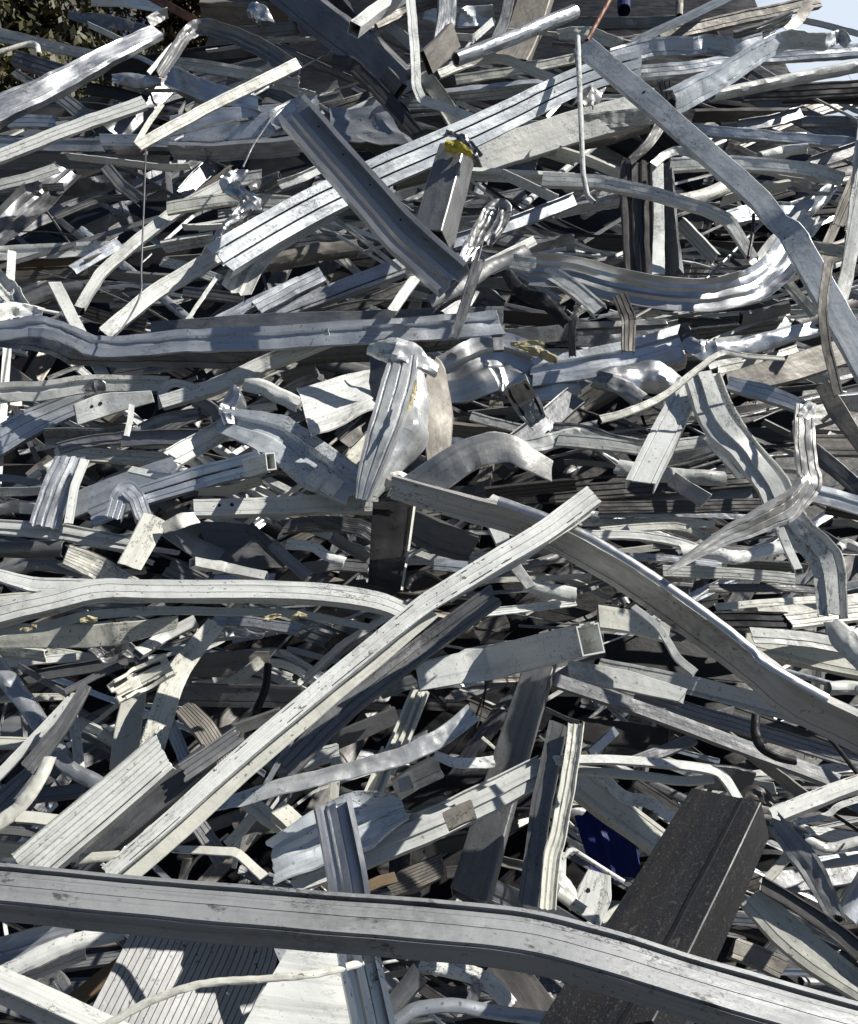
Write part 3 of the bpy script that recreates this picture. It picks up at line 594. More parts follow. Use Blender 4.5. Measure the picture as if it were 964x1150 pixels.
P('B1', AB, 'Cb', [56,62,60], [(345,278),(500,150),(600,90),(720,18)], 7, 'W', 18, 'scuffed white bar rising right to the foil tail', cr=.05, discs=[(.1,0,.08,'K',[.3])])
P('B1', AB, 'mul', 46, [(690,255),(820,185),(985,110)], 8, 'B', 18, 'bluish grooved bar rising right above the wide dented rail')
P('B1', AB, 'L', 34, [(790,250),(870,215),(985,175)], 7, 'W', 18, 'thin white bar just below the bluish grooved bar')
P('B1', AB, 'L', 70, [(360,400),(460,385),(560,370)], 4, 'S', 15, 'dark bar under the wide dented rail')
P('P', SH, 'flat', [22,26,26], [(170,372),(300,364),(565,357)], 7.5, 'S', 20, 'dark upright flange along the top of the wide dented rail', cr=.04)
P('P', AB, 'step', [22,26,30,32,30,30], [(-10,373),(50,368),(90,382),(115,390),(210,384),(330,378),(470,370),(562,362)], 9, 'B', 32, 'wide dented bluish rail running level across the left half', cr=.06, s=1, land='the wide dented rail')
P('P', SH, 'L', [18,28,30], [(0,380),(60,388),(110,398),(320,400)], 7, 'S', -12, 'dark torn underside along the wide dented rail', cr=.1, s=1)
P('P', AB, 'box', 26, [(325,395),(440,388),(560,378)], 6, 'G', -5, 'grey bar under the right half of the wide dented rail')
P('B1', ST, 'J', 34, [(20,385),(15,480),(5,600)], 5, 'W', 10, 'pale upright strip at the left edge below the wide dented rail')
P('B1', ST, 'L', 22, [(50,520),(95,630),(150,745)], 4, 'S', 0, 'dark thin strip dropping into the left hollow')
P('B1', AB, 'step', [70,75,70,50], [(-10,470),(150,462),(300,440),(450,440),(550,440)], 7, 'W', 22, 'long white rail with a crushed right end at the left edge', s=1, cr=.06)
P('B1', RBB, 'rib', [120,125,90], [(-20,640),(120,560),(240,510),(340,460)], 6, 'B', 15, 'pale blue ribbed sheet rising right at the left edge')
P('B1', PL, 'boxf', [72,76,40], [(248,545),(340,510),(500,482)], 9, 'W', 5, 'white plate with two screw holes at the left', cr=.04, discs=[(.1,0,.08,'K',[.22,.36])], land='the plate with two holes')
P('B1', ST, 'flat', [30,60,30], [(275,470),(310,445),(345,455)], 9, 'G', 0, 'small torn grey flap above the plate with two holes', cr=.2)
P('B1', ST, 'L', 28, [(535,520),(535,470),(570,440),(650,452),(730,425),(805,392)], 8, 'W', 20, 'thin curved white strip around the left end of the socket-ended bar', s=1)
P('B1', WF, 'box', [55,58,62], [(530,505),(700,455),(880,375),(1085,290,.12)], 8, 'W', 25, 'straight white bar with a square socket end below the wide dented rail', cr=.02, jag=0, land='the bar with the square socket end')
P('B1', AB, 'Cb', [70,75,70], [(145,610),(270,615),(420,605)], 6, 'G', 5, 'grey crushed box end below the plate with two holes', cr=.08)
P('B1', AB, 'rib', 50, [(185,665),(380,680),(550,690)], 6.5, 'C', 20, 'cream ribbed bar below the grey crushed box end', jag=.4)
P('B1', ST, 'sash', 40, [(190,655),(300,630),(420,612),(530,560),(650,540)], 7.5, 'G', 20, 'grey jagged-edged strip over the cream ribbed bar', s=1, cr=.08)
P('B1', AB, 'Z', 54, [(400,625),(500,618),(660,615)], 8, 'G', 15, 'grey bar with an upturned torn tip, left of the broken white end')
P('B1', ST, 'flat', 20, [(415,612),(428,560),(432,510)], 8.5, 'W', 0, 'small white torn tip standing up at the left')
P('B1', AB, 'sash', [80,70], [(570,685,.05),(650,640),(745,585)], 9, 'W', 25, 'broken white bar end beside the hinged bluish panel', jag=.3, cr=.06)
P('B1', ST, 'half', [30,80,95,60], [(772,445),(770,480),(765,520),(770,570)], 9.5, 'M', 10, 'pinched silver sheet gathered at the left end of the hinged panel', cr=.25, s=1, n=24)
P('B1', AB, 'half', 52, [(800,440),(880,465),(980,510)], 8, 'W', 20, 'white rounded bar right of the pinched silver sheet', s=1, cr=.08)
P('B1', RBB, 'rib', [70,78,82], [(300,880),(460,812),(660,750),(862,698,.1)], 9, 'B', 18, 'grooved bluish box bar with its open end right, below the hinged panel', cr=.03, gasket_or_shade=[(0,-.05,.06)])
P('B1', TB, 'box', 62, [(800,722,.04),(840,710,.08),(875,700,.13)], 9.6, 'W', 10, 'short white square socket at the end of the grooved bluish box bar', cr=.02, jag=0)
P('B1', AB, 'boxf', [85,80,60], [(220,850),(400,775),(580,705)], 7, 'B', 15, 'wide scuffed bluish bar rising right at the left', cr=.04)
P('B1', RBB, 'cor', [105,100], [(150,910),(185,790),(235,680)], 8, 'B', 15, 'bundle of ribbed bluish bars leaning upright at the left')
P('B1', ST, 'J', 30, [(225,900),(245,780),(280,690)], 8.6, 'W', 10, 'thin white strip leaning against the ribbed bluish bundle')
P('B1', ST, 'box', 26, [(425,722),(510,742),(610,755)], 8.5, 'W', 20, 'thin white stick across the wide scuffed bluish bar')
P('B1', AB, 'L', 30, [(-10,748),(60,755),(145,772)], 5, 'G', 20, 'thin grey bar at the left edge above a twin')
P('B1', AB, 'J', 34, [(-10,795),(60,795),(140,790)], 5, 'B', 20, 'bluish thin bar at the left edge, lower of a pair')
P('B1', ST, 'rib', [60,60,60,60], [(375,880),(395,815),(420,785),(450,820),(475,890)], 10, 'B', 15, 'ribbed bluish strip folded to a point like a tent, at the left', cr=.05)
P('B1', AB, 'L', 36, [(650,790),(750,790),(860,755)], 7, 'C', 15, 'cream strip end under the open end of the grooved box bar')
P('B1', AB, 'Cb', 60, [(640,490),(700,530),(720,560)], 6, 'G', 10, 'small grey bar pointing at the pinched silver sheet')
P('B1', AB, 'rib', 50, [(500,610),(600,560),(690,530)], 6, 'G', 15, 'grey ribbed bar left of the pinched silver sheet')
P('B1', AB, 'L', 50, [(0,850),(60,840),(120,850)], 5, 'B', 15, 'bluish bar stub in the left hollow beside the ribbed bundle')
# ---- B2
P('B2', AB, 'box', [50,66,70], [(-20,222),(200,140),(440,50)], 7, 'B', 25, 'thick bluish bar rising right above the wide dented rail', cr=.03, gasket_or_shade=[(-.3,.005,.05)])
P('B2', AB, 'mul', 60, [(-60,195),(60,130),(155,85)], 8, 'B', 20, 'bluish bar end at the left of the thick bluish bar')
P('B2', AB, 'L', 50, [(160,215),(300,175),(440,120)], 5, 'D', 15, 'dark bar in the shade under the thick bluish bar')
P('B2', ST, 'L', 36, [(382,202),(425,140),(465,85)], 10, 'W', 10, 'short white strip hanging in front of the thick bluish bar')
P('B2', ST, 'gut', [26,34,30,50], [(425,80),(520,62),(600,40),(640,-10)], 11.5, 'M', [20,20,30,10], 'silver wavy ribbon linking to the grey curled ribbon', s=1, cr=.12)
P('B2', ST, 'L', [30,36,40], [(585,292),(625,170),(665,40)], 12, 'S', 10, 'dark thin strip hanging from the grey curled ribbon')
P('B2', AB, 'half', [44,50,50], [(505,172),(620,115),(700,60),(830,5)], 9, 'G', 20, 'grey bent bar fanning right from the grey curled ribbon', s=1)
P('B2', AB, 'gut', [60,80,50], [(540,215),(640,160),(690,150),(740,190)], 8, 'S', 10, 'dark bulged sheet bent behind the dark thin strip', s=1, cr=.1)
P('B2', AB, 'L', 50, [(560,220),(620,180),(650,130)], 8.5, 'G', 10, 'grey bar end beside the dark bulged sheet')
P('B2', SEAL, 'half', [40,46,50,40], [(755,75),(810,140),(880,170),(955,245)], 9, 'K', 10, 'glossy black trim piece in the middle upper heap', s=1, cr=.1)
P('B2', AB, 'Cb', [56,64,60], [(770,40),(870,62),(970,125),(1060,200)], 9, 'W', 20, 'white bar dropping right over the glossy black trim', s=1)
P('B2', AB, 'boxf', 70, [(710,295),(850,285),(985,270)], 6, 'S', 15, 'dark grey bar level behind the large pale crumpled sheet')
P('B2', AB, 'L', 60, [(730,215),(830,225),(950,235)], 5, 'D', 15, 'dark bronze bar under the glossy black trim')
P('B2', ST, 'boxf', 36, [(705,200),(722,260),(730,330)], 9.5, 'G', 10, 'short grey upright strip at the end of the wide dented rail')
P('B2', PL, 'boxf', 34, [(80,310),(160,298),(240,280)], 5, 'G', 10, 'grey flat piece behind the square socket end')
P('B2', AB, 'J', 40, [(20,420),(70,405),(130,390)], 4, 'G', 10, 'dim grey piece in the shade left of the white plate')
sheet('B2', PL, [(70,452,.0),(318,385,-.1),(335,520,.0),(115,612,.1)], 9.6, 'W', 'bright white speckled plate left of the folded sheet', cr=.03, land='the bright speckled plate')
P('B2', ST, 'L', 22, [(118,608),(160,580),(195,555)], 9, 'W', 10, 'tiny white strip across the bottom corner of the speckled plate')
P('B2', AB, 'C', 48, [(225,640),(285,580),(335,520)], 9, 'D', 10, 'dark channel stub between the speckled plate and folded sheet')
P('B2', AB, 'sash', 60, [(240,690),(290,640),(330,600)], 8, 'C', 10, 'cream frame corner below the dark channel stub')
P('B2', AB, 'L', 40, [(0,480),(40,490),(85,510)], 8, 'W', 15, 'white broken bar end at the left rim of the speckled plate')
# long pale crumpled sheet right of the fold
P('B2', SH, 'step', [120,190,215,190,120], [(490,450),(600,430),(740,395),(860,420),(985,420)], 7, 'M', [8,14,16,16,14], 'large pale crumpled sheet stretching right behind the folded sheet', s=1, cr=.09, land='the large pale crumpled sheet')
o, inf = P('B2', FO, 'half', [14,24,36,30,14], [(790,320),(830,328),(875,345),(905,360),(920,372)], 10.5, 'Y', 0, 'tuft of yellowish insulation foam on the large pale crumpled sheet', cr=.4, s=1, n=30)
P('B2', ST, 'flat', 16, [(770,310),(840,306),(880,312)], 10, 'Y', 0, 'thin yellowish shred beside the foam tuft', cr=.2)
P('B2', RBB, 'rib', [86,84,70], [(788,440,.08),(820,500),(862,565)], 10, 'A', -10, 'grooved beam end cut square, below the large pale sheet', cr=.03, gasket_or_shade=[(-.36,-.03,.1), (.36,-.03,.1)], jag=0)
P('B2', AB, 'L', 34, [(640,548),(720,570),(815,592)], 8, 'W', 20, 'small white bar dropping right under the large pale sheet')
P('B2', AB, 'J', 44, [(545,640),(600,640),(650,660)], 8, 'B', 15, 'short bluish bar between the fold and the curved plate')
P('B2', AB, 'C', [80,80], [(790,640),(870,580),(985,480)], 8, 'S', 15, 'dark grey channel rising right below the grooved beam end')
P('B2', AB, 'Cb', [56,60,50,40], [(790,655),(880,640),(985,615),(1080,640)], 9, 'W', 20, 'white crumpled bar right of the curved plate', s=1, cr=.1)
P('B2', AB, 'L', 60, [(560,590),(650,600),(760,600)], 4, 'T', 15, 'dim taupe bar under the large pale sheet')
P('B2', RAIL, 'rib', 44, [(690,800),(830,785),(985,770)], 7, 'D', 20, 'black double rail level at the centre right')
P('B2', RAIL, 'L', 40, [(720,835),(840,820),(985,815)], 6, 'K', 20, 'black flat rail just under the black double rail')
P('B2', AB, 'boxf', 50, [(690,890),(705,850),(735,815)], 8, 'W', 10, 'small white block end right of the curved plate')
# the hinged bluish panel and the folded sheet
o, inf = P('B2', AB, 'step', [80,150,165,125], [(-190,560,-.02),(0,610),(140,715),(275,795,.02)], 9.5, 'V', [20,22,26,26], 'bluish dented panel with two latch plates, left of the folded sheet', s=1, cr=.07, land='the hinged bluish panel')
P('B2', 'latch_plate', 'boxf', 52, [(112,775,.02),(138,745,.03),(160,722,.02)], 10.3, 'W', 5, None, cr=.02, parent=o, discs=[(0,0,.08,'K',[.3,.7])])
P('B2', 'latch_plate', 'boxf', 48, [(165,800,.03),(185,772,.04),(205,748,.03)], 10.3, 'W', 5, None, cr=.02, parent=o, discs=[(0,0,.08,'K',[.3,.7])])
root = bpy.data.objects.new('folded_panel', None); COL.objects.link(root); root.location = at(455, 545, 10)
tag(root, 'tall silvery sheet folded over like a bag in the middle of the heap', 'folded sheet'); LAND.append((455, 470, 'the folded silver sheet'))
P('B2', 'back_flap', 'flat', [60,110,110,70], [(455,345,.04),(505,400,.03),(525,540,.0),(530,700,-.02)], 10, 'T', [40,20,14,10], None, cr=.05, parent=root, s=1)
P('B2', 'shaded_side_face', 'flat', [60,90,60,20], [(330,325,.02),(348,420,.0),(350,520,-.02),(340,600,-.02)], 10, 'S', -25, None, cr=.06, parent=root, s=1)  # darker metal puts the left side's shade into the colour
P('B2', 'bulging_face', 'half', [60,120,165,130,60], [(455,385,.08),(448,470,.08),(420,580,.07),(370,690,.05),(310,800,.03)], 10.5, 'L', 14, None, cr=.09, parent=root, s=1)
P('B2', 'ribbed_edge', 'rib', [100,115,110,85,50], [(425,345,.1),(405,440,.1),(360,590,.09),(315,720,.06),(285,822,.03)], 11.8, 'L', -14, None, cr=.05, parent=root, s=1, discs=[(0,0,.03,'K',[.15,.3])])
P('B2', 'crest', 'half', [40,70,80,60], [(300,325,.05),(370,335,.09),(440,350,.1),(525,400,.06)], 12, 'L', 30, None, cr=.2, parent=root, s=1, n=30)
P('B2', 'insulation', 'half', [8,18,8], [(462,430,.12),(452,480,.12),(432,535,.12)], 12, 'Y', 10, None, cr=.3, parent=root, s=1)
P('B2', SH, 'flat', [118,120,112,95,70], [(452,800,.02),(540,735,.06),(640,672,.09),(760,652,.1),(830,690,.08),(905,728,.04)], 12, 'A', [8,5,10,30,35,25], 'curved grey-beige plate arching right from under the folded sheet', s=1, cr=.03, land='the curved grey plate')
P('B2', ST, 'half', [40,60,40], [(350,780),(400,765),(450,790)], 11, 'C', 15, 'white curled lip between the folded sheet and the curved plate', s=1, cr=.15)
# ---- B3
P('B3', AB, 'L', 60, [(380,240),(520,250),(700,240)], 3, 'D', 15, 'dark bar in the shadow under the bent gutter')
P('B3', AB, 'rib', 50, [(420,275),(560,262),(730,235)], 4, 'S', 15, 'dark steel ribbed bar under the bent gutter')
P('B3', AB, 'box', 50, [(590,225),(670,205),(745,185,.04)], 5, 'G', 20, 'grey bar with an open end below the bend of the gutter')
P('B3', AB, 'J', 44, [(735,110),(780,165),(825,215)], 6, 'C', 15, 'cream bar dropping right beside the diagonal bar')
P('B3', AB, 'L', 40, [(690,290),(720,250),(745,215)], 5, 'W', 10, 'short white stick rising right under the gutter bend')
P('B3', SH, 'gut', [110,120,100,120,110], [(-90,68),(60,85),(200,122),(420,150),(590,130),(690,70),(760,-20)], 9, 'M', [20,24,26,28,22,10], 'wide shiny gutter bent upward at its right end', s=1, cr=.05, land='the bent gutter')
P('B3', SH, 'step', [90,95,60], [(-10,275),(150,275),(345,255)], 6, 'G', 20, 'grey dented sheet level under the left end of the gutter', cr=.07)
P('B3', SH, 'step', [90,110,120], [(-90,400),(60,378),(220,350),(390,305)], 7.5, 'B', 16, 'bluish creased panel rising right, with a torn right edge', cr=.05, jag=.2)
P('B3', SH, 'half', [60,110,110,60], [(120,430),(230,420),(320,420),(400,440)], 8, 'M', 14, 'shiny bulging crushed tube below the bluish creased panel', s=1, cr=.14)
P('B3', AB, 'half', [60,60], [(110,420),(180,440),(260,490)], 8.6, 'G', 15, 'grey rounded bar end left of the shiny bulging tube', cr=.08)
P('B3', SEAL, 'rib', [24,26,26], [(38,345),(36,270),(45,215),(78,190)], 9, 'K', 10, 'black rubber seal bent like a hook under the gutter', s=1)
P('B3', RBB, 'rib', [50,50,44], [(188,148),(220,220),(218,330)], 10, 'T', 10, 'short dark-striped bar standing upright under the gutter', gasket_or_shade=[(-.36,-.02,.1), (0,-.03,.1), (.36,-.02,.1)])
P('B3', SH, 'flat', [40,60], [(390,250),(420,290),(440,330)], 7, 'S', 0, 'grey torn sheet scrap by the torn edge of the bluish panel', cr=.2)
P('B3', AB, 'half', [50,64,60,54,60], [(395,300),(460,335),(600,315),(750,275),(830,255)], 8, 'B', 22, 'bluish bent rail with a crushed right end below the gutter', s=1, cr=.08)
P('B3', ST, 'J', 30, [(500,300),(580,292),(660,298)], 6, 'W', 20, 'short white strip behind the bluish bent rail')
P('B3', AB, 'L', 54, [(510,400),(640,370),(770,330)], 6, 'C', 20, 'cream bar rising right behind the forked bracket')
P('B3', AB, 'L', 34, [(480,380),(540,360),(620,345)], 6, 'W', 20, 'small white strip behind the top of the forked bracket')
P('B3', AB, 'boxf', [80,95,90], [(545,440),(740,390),(960,320)], 8, 'T', 15, 'grey dirty beam with rust stains rising to the diagonal bar', cr=.03)
P('B3', AB, 'mul', [50,62,50], [(540,435),(660,465),(800,520)], 9, 'B', 22, 'bluish grooved bar dropping right from the forked bracket', jag=.3)
P('B3', AB, 'boxf', [50,64,50], [(845,435),(895,520),(950,600)], 10, 'T', 10, 'taupe flat bar dropping right near the right edge')
P('B3', AB, 'L', [34,36,34], [(868,40),(850,180),(860,300),(900,470)], 13.5, 'T', 10, 'thin brown-grey bar upright in front of the diagonal bar', s=1)
P('B3', ST, 'flat', 44, [(955,-60),(930,70),(900,175)], 10, 'W', 10, 'white flat strip upright at the right edge')
P('B3', AB, 'box', 90, [(810,640),(890,640),(985,640)], 5, 'T', 15, 'brownish shaded box bar at the right edge, middle')
P('B3', PL, 'boxf', 70, [(880,500),(930,495),(985,490)], 6, 'B', 15, 'bluish plate end at the right edge, middle')
P('B3', AB, 'rib', [60,60,40], [(-30,590),(90,600),(180,625),(290,640)], 8, 'G', 20, 'grey crumpled ribbed bar left of the bracket leg', cr=.08, s=1)
P('B3', AB, 'Cb', [46,50,40], [(-10,618),(130,630),(260,650)], 9, 'W', 20, 'white thin bar under the grey crumpled ribbed bar', s=1)
P('B3', AB, 'L', 44, [(350,640),(420,630),(490,620)], 8, 'W', 20, 'short white bar right of the bracket left leg')
P('B3', TB, 'C', [60,64], [(480,600),(540,660),(600,735)], 9, 'W', 12, 'white open frame piece between the bracket legs', gasket_or_shade=[(0,.02,.3)])
P('B3', AB, 'box', 56, [(815,650),(890,710),(985,795)], 7, 'S', 15, 'dark grey bar dropping to the right edge')
P('B3', AB, 'step', 62, [(800,785),(880,805),(985,835)], 8, 'B', 25, 'bluish rail dropping to the right edge right of the bracket')
P('B3', AB, 'L', 60, [(340,685),(460,655),(560,620)], 6, 'G', 15, 'grey bar behind the bracket legs')
P('B3', AB, 'half', 50, [(180,705),(330,730),(540,745)], 7, 'W', 18, 'white level bar under the bracket left leg', s=1, cr=.07)
P('B3', RAIL, 'rib', 60, [(-20,800),(250,775),(640,742)], 6.5, 'D', 20, 'long black ribbed rail level at the centre right')
P('B3', RAIL, 'rib', 44, [(120,838),(380,835),(650,830)], 7, 'D', 20, 'dark ribbed rail below the long black one')
P('B3', AB, 'mul', 40, [(120,812),(360,800),(620,795)], 6, 'G', 20, 'grey grooved bar between the two dark rails')
P('B3', AB, 'boxf', 54, [(360,745),(410,780),(470,815)], 8.5, 'G', 10, 'grey stub pointing down right below the bracket')
P('B3', ST, 'L', [30,38,40,34,16], [(130,552),(210,530),(330,478),(430,400),(520,338),(600,345),(725,355)], 13, 'C', [15,15,15,15,25,35], 'cream strip crossing over the top of the forked bracket', s=1, cr=.04)
fr_root = bpy.data.objects.new('forked_bracket', None); COL.objects.link(fr_root); fr_root.location = at(785, 430, 11)
tag(fr_root, 'white forked bracket with two spread legs at the right', 'bracket'); LAND.append((800, 490, 'the white forked bracket'))
P('B3', 'leg', 'Cb', [80,100,100], [(425,430),(350,580),(262,755)], 11, 'W', -10, None, cr=.03, parent=fr_root, discs=[(.1,0,.05,'K',[.15,.5,.9])])
P('P', 'leg', 'sash', [44,52,52,58,54,36], [(788,418),(808,470),(835,502),(868,545),(888,590),(925,625),(934,690)], 11.5, 'W', [22,20,38,20,12,10,0], None, cr=.06, parent=fr_root, s=1, discs=[(.0,0,.04,'K',[.1,.3,.45,.6,.75])])
P('P', ST, 'rib', [24,26,26,28,34,30,18,6], [(905,455),(903,490),(905,520),(908,545),(890,566),(855,583),(810,605),(750,643)], 14, 'A', [10,10,15,40,30,20,20,20], 'bundle of thin ribbed strips curling from blue to a brown point, right', s=1, cr=.08, land='the curled ribbed strips')
P('P', ST, 'half', [14,18,12], [(900,468),(905,460),(912,452)], 14.5, 'W', 10, 'ragged white top of the curled strips', cr=.3)
# ---- C1
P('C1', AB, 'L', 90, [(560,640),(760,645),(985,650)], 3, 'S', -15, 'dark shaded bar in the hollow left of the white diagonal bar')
P('C1', AB, 'box', 50, [(730,770),(820,740),(920,705)], 5, 'G', 15, 'grey bar rising right under the dark shaded bar')
P('C1', SH, 'flat', [80,100,70], [(570,555),(720,540),(880,530)], 5, 'T', -10, 'taupe sheet with sun flecks below the yellowed strip', cr=.08)
P('C1', AB, 'flat', [60,70], [(550,100),(640,160),(720,200)], 7, 'G', 15, 'grey flat bar right of the bent cream plate')
sheet('C1', PL, [(640,75),(810,80),(965,225),(720,235)], 6.5, 'S', 'dark grey plate with a paper label left of the standing black plate', cr=.03)
P('C1', ST, 'L', 40, [(815,90),(880,155),(945,215)], 8, 'S', 15, 'dark thin bar along the dark grey plate')
P('C1', AB, 'sash', [52,58,50], [(-10,92),(200,108),(430,150)], 8, 'W', 25, 'white rounded rail dropping right at the left edge', cr=.04, discs=[(.1,0,.03,'K',[.3,.6])])
P('C1', AB, 'half', 64, [(-10,165),(90,168),(200,165)], 6, 'G', -5, 'grey shaded bar below the white rounded rail')
P('C1', SH, 'half', [40,60,40], [(25,245),(120,215),(260,240),(340,275)], 7, 'G', 15, 'grey humped sheet end at the left', s=1, cr=.08)
P('C1', AB, 'Cb', [44,56,50], [(-10,250),(110,285),(320,290)], 8, 'W', 22, 'white bar at the left edge above the long double rail')
P('C1', AB, 'L', 40, [(-10,330),(60,325),(130,322)], 6, 'C', 20, 'cream bar stub at the left edge above the long double rail')
P('C1', RBB, 'rib2', [80,84,60], [(215,185,.06),(310,225),(440,285)], 10, 'C', 18, 'cream ribbed bar with a dark cut end at the left', cr=.02, jag=0)
o, inf = P('C1', PL, 'flat', [80,84,92], [(425,222),(470,140),(512,62)], 11, 'C', 12, 'cream plate standing up with its top bent over, at the left', cr=.02, land='the bent cream plate')
P('C1', 'bent_tab', 'flat', [36,46,40], [(535,98,.03),(590,72,.04),(645,62,.02)], 11, 'C', 25, None, cr=.03, parent=o)
P('C1', TB, 'boxs', 42, [(640,212,.06),(740,232),(870,258)], 10, 'W', 25, 'short white square bar above the long double rail', cr=.02, jag=0)
P('P', AB, 'box', [22,24], [(218,572,.05),(300,570),(425,566)], 9, 'W', 20, 'white box bar with three round holes left of the black plate', discs=[(.1,0,.12,'K',[.09,.14,.19])], jag=0)
P('C1', AB, 'rib', 34, [(700,265),(800,270),(900,262)], 8, 'B', 20, 'thin bluish strip along the top of the long double rail')
P('P', WF, 'mul', [30,32,28,28,26,24], [(-10,692),(60,676),(113,664),(165,664),(330,666),(420,676),(462,692)], 11, 'W', 28, 'long white double rail running level at the left, middle', s=1, cr=.04, gasket_or_shade=[(-.195,-.07,.08)], land='the long double rail')
o, inf = P('P', ST, 'J', [12,14,14,12,8], [(-10,708),(50,704),(95,692),(170,686),(260,687),(340,690),(412,704)], 10.5, 'C', 20, 'yellowed strip with foam crumbs under the long double rail', s=1, cr=.06)
for f, sc in ((.1, 9), (.26, 8), (.75, 6), (.82, 7)):
    X = -10 + 422 * f; Y = 706 - 20 * min(1, max(0, (f - .1) * 3.2)) + (8 if f > .7 else 0)
    P('P', 'foam_crumb', 'half', [sc * .5, sc, sc * .5], [(X - 9, Y + 1, .02), (X, Y - 1, .02), (X + 10, Y - 2, .02)], 11, 'Y', 30, None, cr=.4, parent=o, n=14)
P('P', SH, 'flat', [12,26,26,14], [(-10,722),(60,716),(130,712),(200,698)], 9, 'C', -5, 'grey-cream shaded skirt under the yellowed strip', cr=.06, s=1)
P('C1', AB, 'L', 40, [(700,400),(820,405),(985,430)], 8, 'B', 20, 'bluish thin bar under the right end of the yellowed strip')
P('C1', TB, 'box', 44, [(460,505,.06),(540,455),(645,400)], 8, 'W', 22, 'small white square tube end below the yellowed strip', cr=.02, jag=0)
P('C1', ST, 'gut', [40,34,46,30], [(305,490),(350,520),(420,500),(490,555)], 8, 'G', 20, 'crinkled grey strip below the yellowed strip', s=1, cr=.2)
P('C1', AB, 'rib', 44, [(-10,500),(70,505),(150,515)], 7, 'C', 20, 'cream ribbed bar at the left edge below the yellowed strip')
P('C1', AB, 'L', 34, [(-10,540),(90,535),(250,520)], 6, 'W', 20, 'white thin bar at the left edge, second below the yellowed strip')
P('C1', AB, 'L', 40, [(150,500),(240,515),(330,530)], 5, 'C', 20, 'cream bar in the shade below the yellowed strip')
P('C1', AB, 'Z', [44,40,44], [(-10,632),(120,585),(250,560),(410,535)], 7, 'G', 18, 'dull grey bar rising right in the left lower middle', s=1)
P('C1', ST, 'L', 26, [(-10,658),(110,652),(245,650)], 6.5, 'C', 20, 'thin level cream strip at the left edge, lower middle')
P('C1', ST, 'box', 22, [(60,545),(140,595),(225,645)], 7, 'G', 15, 'thin grey strip dropping right across the dull grey bar')
P('C1', ST, 'L', 24, [(215,635),(320,580),(420,535)], 7.5, 'G', 15, 'thin grey strip rising right beside the frame end')
P('C1', WF, 'CC', [80,84,80], [(370,640,.08),(450,600),(560,545)], 9, 'C', 12, 'open frame end with double grooves, left of the tall cream plates', gasket_or_shade=[(-.3,.03,.12), (.3,.03,.12)], jag=0)
P('C1', PL, 'flat', [92,90,80], [(405,890),(420,760),(440,640)], 7.5, 'C', 10, 'wide cream plate standing behind the ribbed bar, left of its twin')
P('C1', PL, 'flat', [84,84,70,60], [(490,850),(530,720),(590,560),(710,410)], 8.5, 'C', 10, 'long cream plate leaning right from the ribbed bar', s=1)
P('C1', AB, 'half', [70,56,70,60], [(-10,550),(70,650),(150,760),(210,860),(250,920)], 8, 'B', 15, 'bluish bent bar dropping right at the left edge, lower middle', s=1, cr=.08)
P('C1', AB, 'L', 36, [(20,885),(130,770),(235,660)], 9, 'W', 15, 'thin white bar rising right across the bluish bent bar')
P('C1', ST, 'rib', [60,60,40], [(90,890),(190,770),(240,690),(285,610)], 10, 'G', 15, 'dark-striped ribbed strip rising right at the left edge', s=1)
P('C1', ST, 'J', 36, [(235,690),(250,780),(262,890)], 8, 'W', 10, 'thin white strip dropping beside the striped ribbed strip')
P('C1', AB, 'L', 44, [(255,735),(330,770),(410,815)], 7, 'W', 20, 'short white bar dropping right to the tall cream plates')
P('C1', AB, 'rib', 46, [(535,690),(575,780),(625,890)], 8, 'B', 10, 'bluish ribbed bar dropping between the two ribbed ends')
P('C1', RBB, 'rib2', [70,84,80], [(600,680),(670,750),(740,860)], 8.5, 'T', 12, 'taupe ribbed plank dropping right, left of the white diagonal bar')
P('C1', AB, 'cor', [66,60], [(600,900),(690,840),(785,775)], 10, 'G', 15, 'grey cut bar end rising right beside the taupe ribbed plank', jag=.3)
P('C1', RAIL, 'rod', 26, [(880,545),(872,620),(840,700)], 7, 'K', 0, 'black bent rod in the hollow left of the white diagonal bar', s=1)
P('C1', SH, 'gut', [50,80,40], [(680,450),(740,425),(790,430),(870,440)], 8, 'M', 10, 'silver crumple under the right part of the yellowed strip', s=1, cr=.3)
P('C1', AB, 'L', 44, [(760,600),(810,570),(860,530)], 6, 'C', 10, 'small cream bar in the hollow below the taupe sheet')
P('C1', AB, 'L', 50, [(-10,800),(90,805),(190,800)], 5, 'C', 15, 'dim cream bar at the left edge, lower middle')
P('C1', AB, 'mul', 54, [(260,750),(330,790),(400,830)], 4, 'G', 15, 'dim grey bar behind the wide cream plate')
# ---- C2
P('C2', SH, 'Cb', [120,130,110], [(440,80),(540,130),(650,165)], 6, 'S', 5, 'dark grey box sheet right of the standing black plate', cr=.04)
P('C2', RBB, 'rib2', [50,66,60], [(20,95),(130,85),(270,95),(330,130)], 7, 'S', 20, 'folded dark ribbed strip left of the standing black plate', s=1, cr=.07)
P('C2', ST, 'half', 34, [(35,150),(120,158),(170,190),(225,208)], 8, 'W', 20, 'white bent strip left of the standing black plate', s=1)
P('C2', ST, 'J', 40, [(185,125),(240,160),(305,195)], 7.5, 'G', 15, 'grey short strip touching the standing black plate')
P('C2', AB, 'L', 40, [(-10,150),(40,200),(105,255)], 8, 'G', 15, 'grey bar dropping to the long double rail left of the black plate')
P('C2', AB, 'L', 50, [(90,230),(200,215),(300,225)], 6, 'G', 15, 'grey level bar behind the long double rail')
o = sheet('C2', PL, [(318,10,.02),(455,8,.02),(412,300,.05),(302,272,.05)], 10, 'K', 'glossy black plate standing upright in the middle of the heap', cr=.012, th=.006, land='the standing black plate')
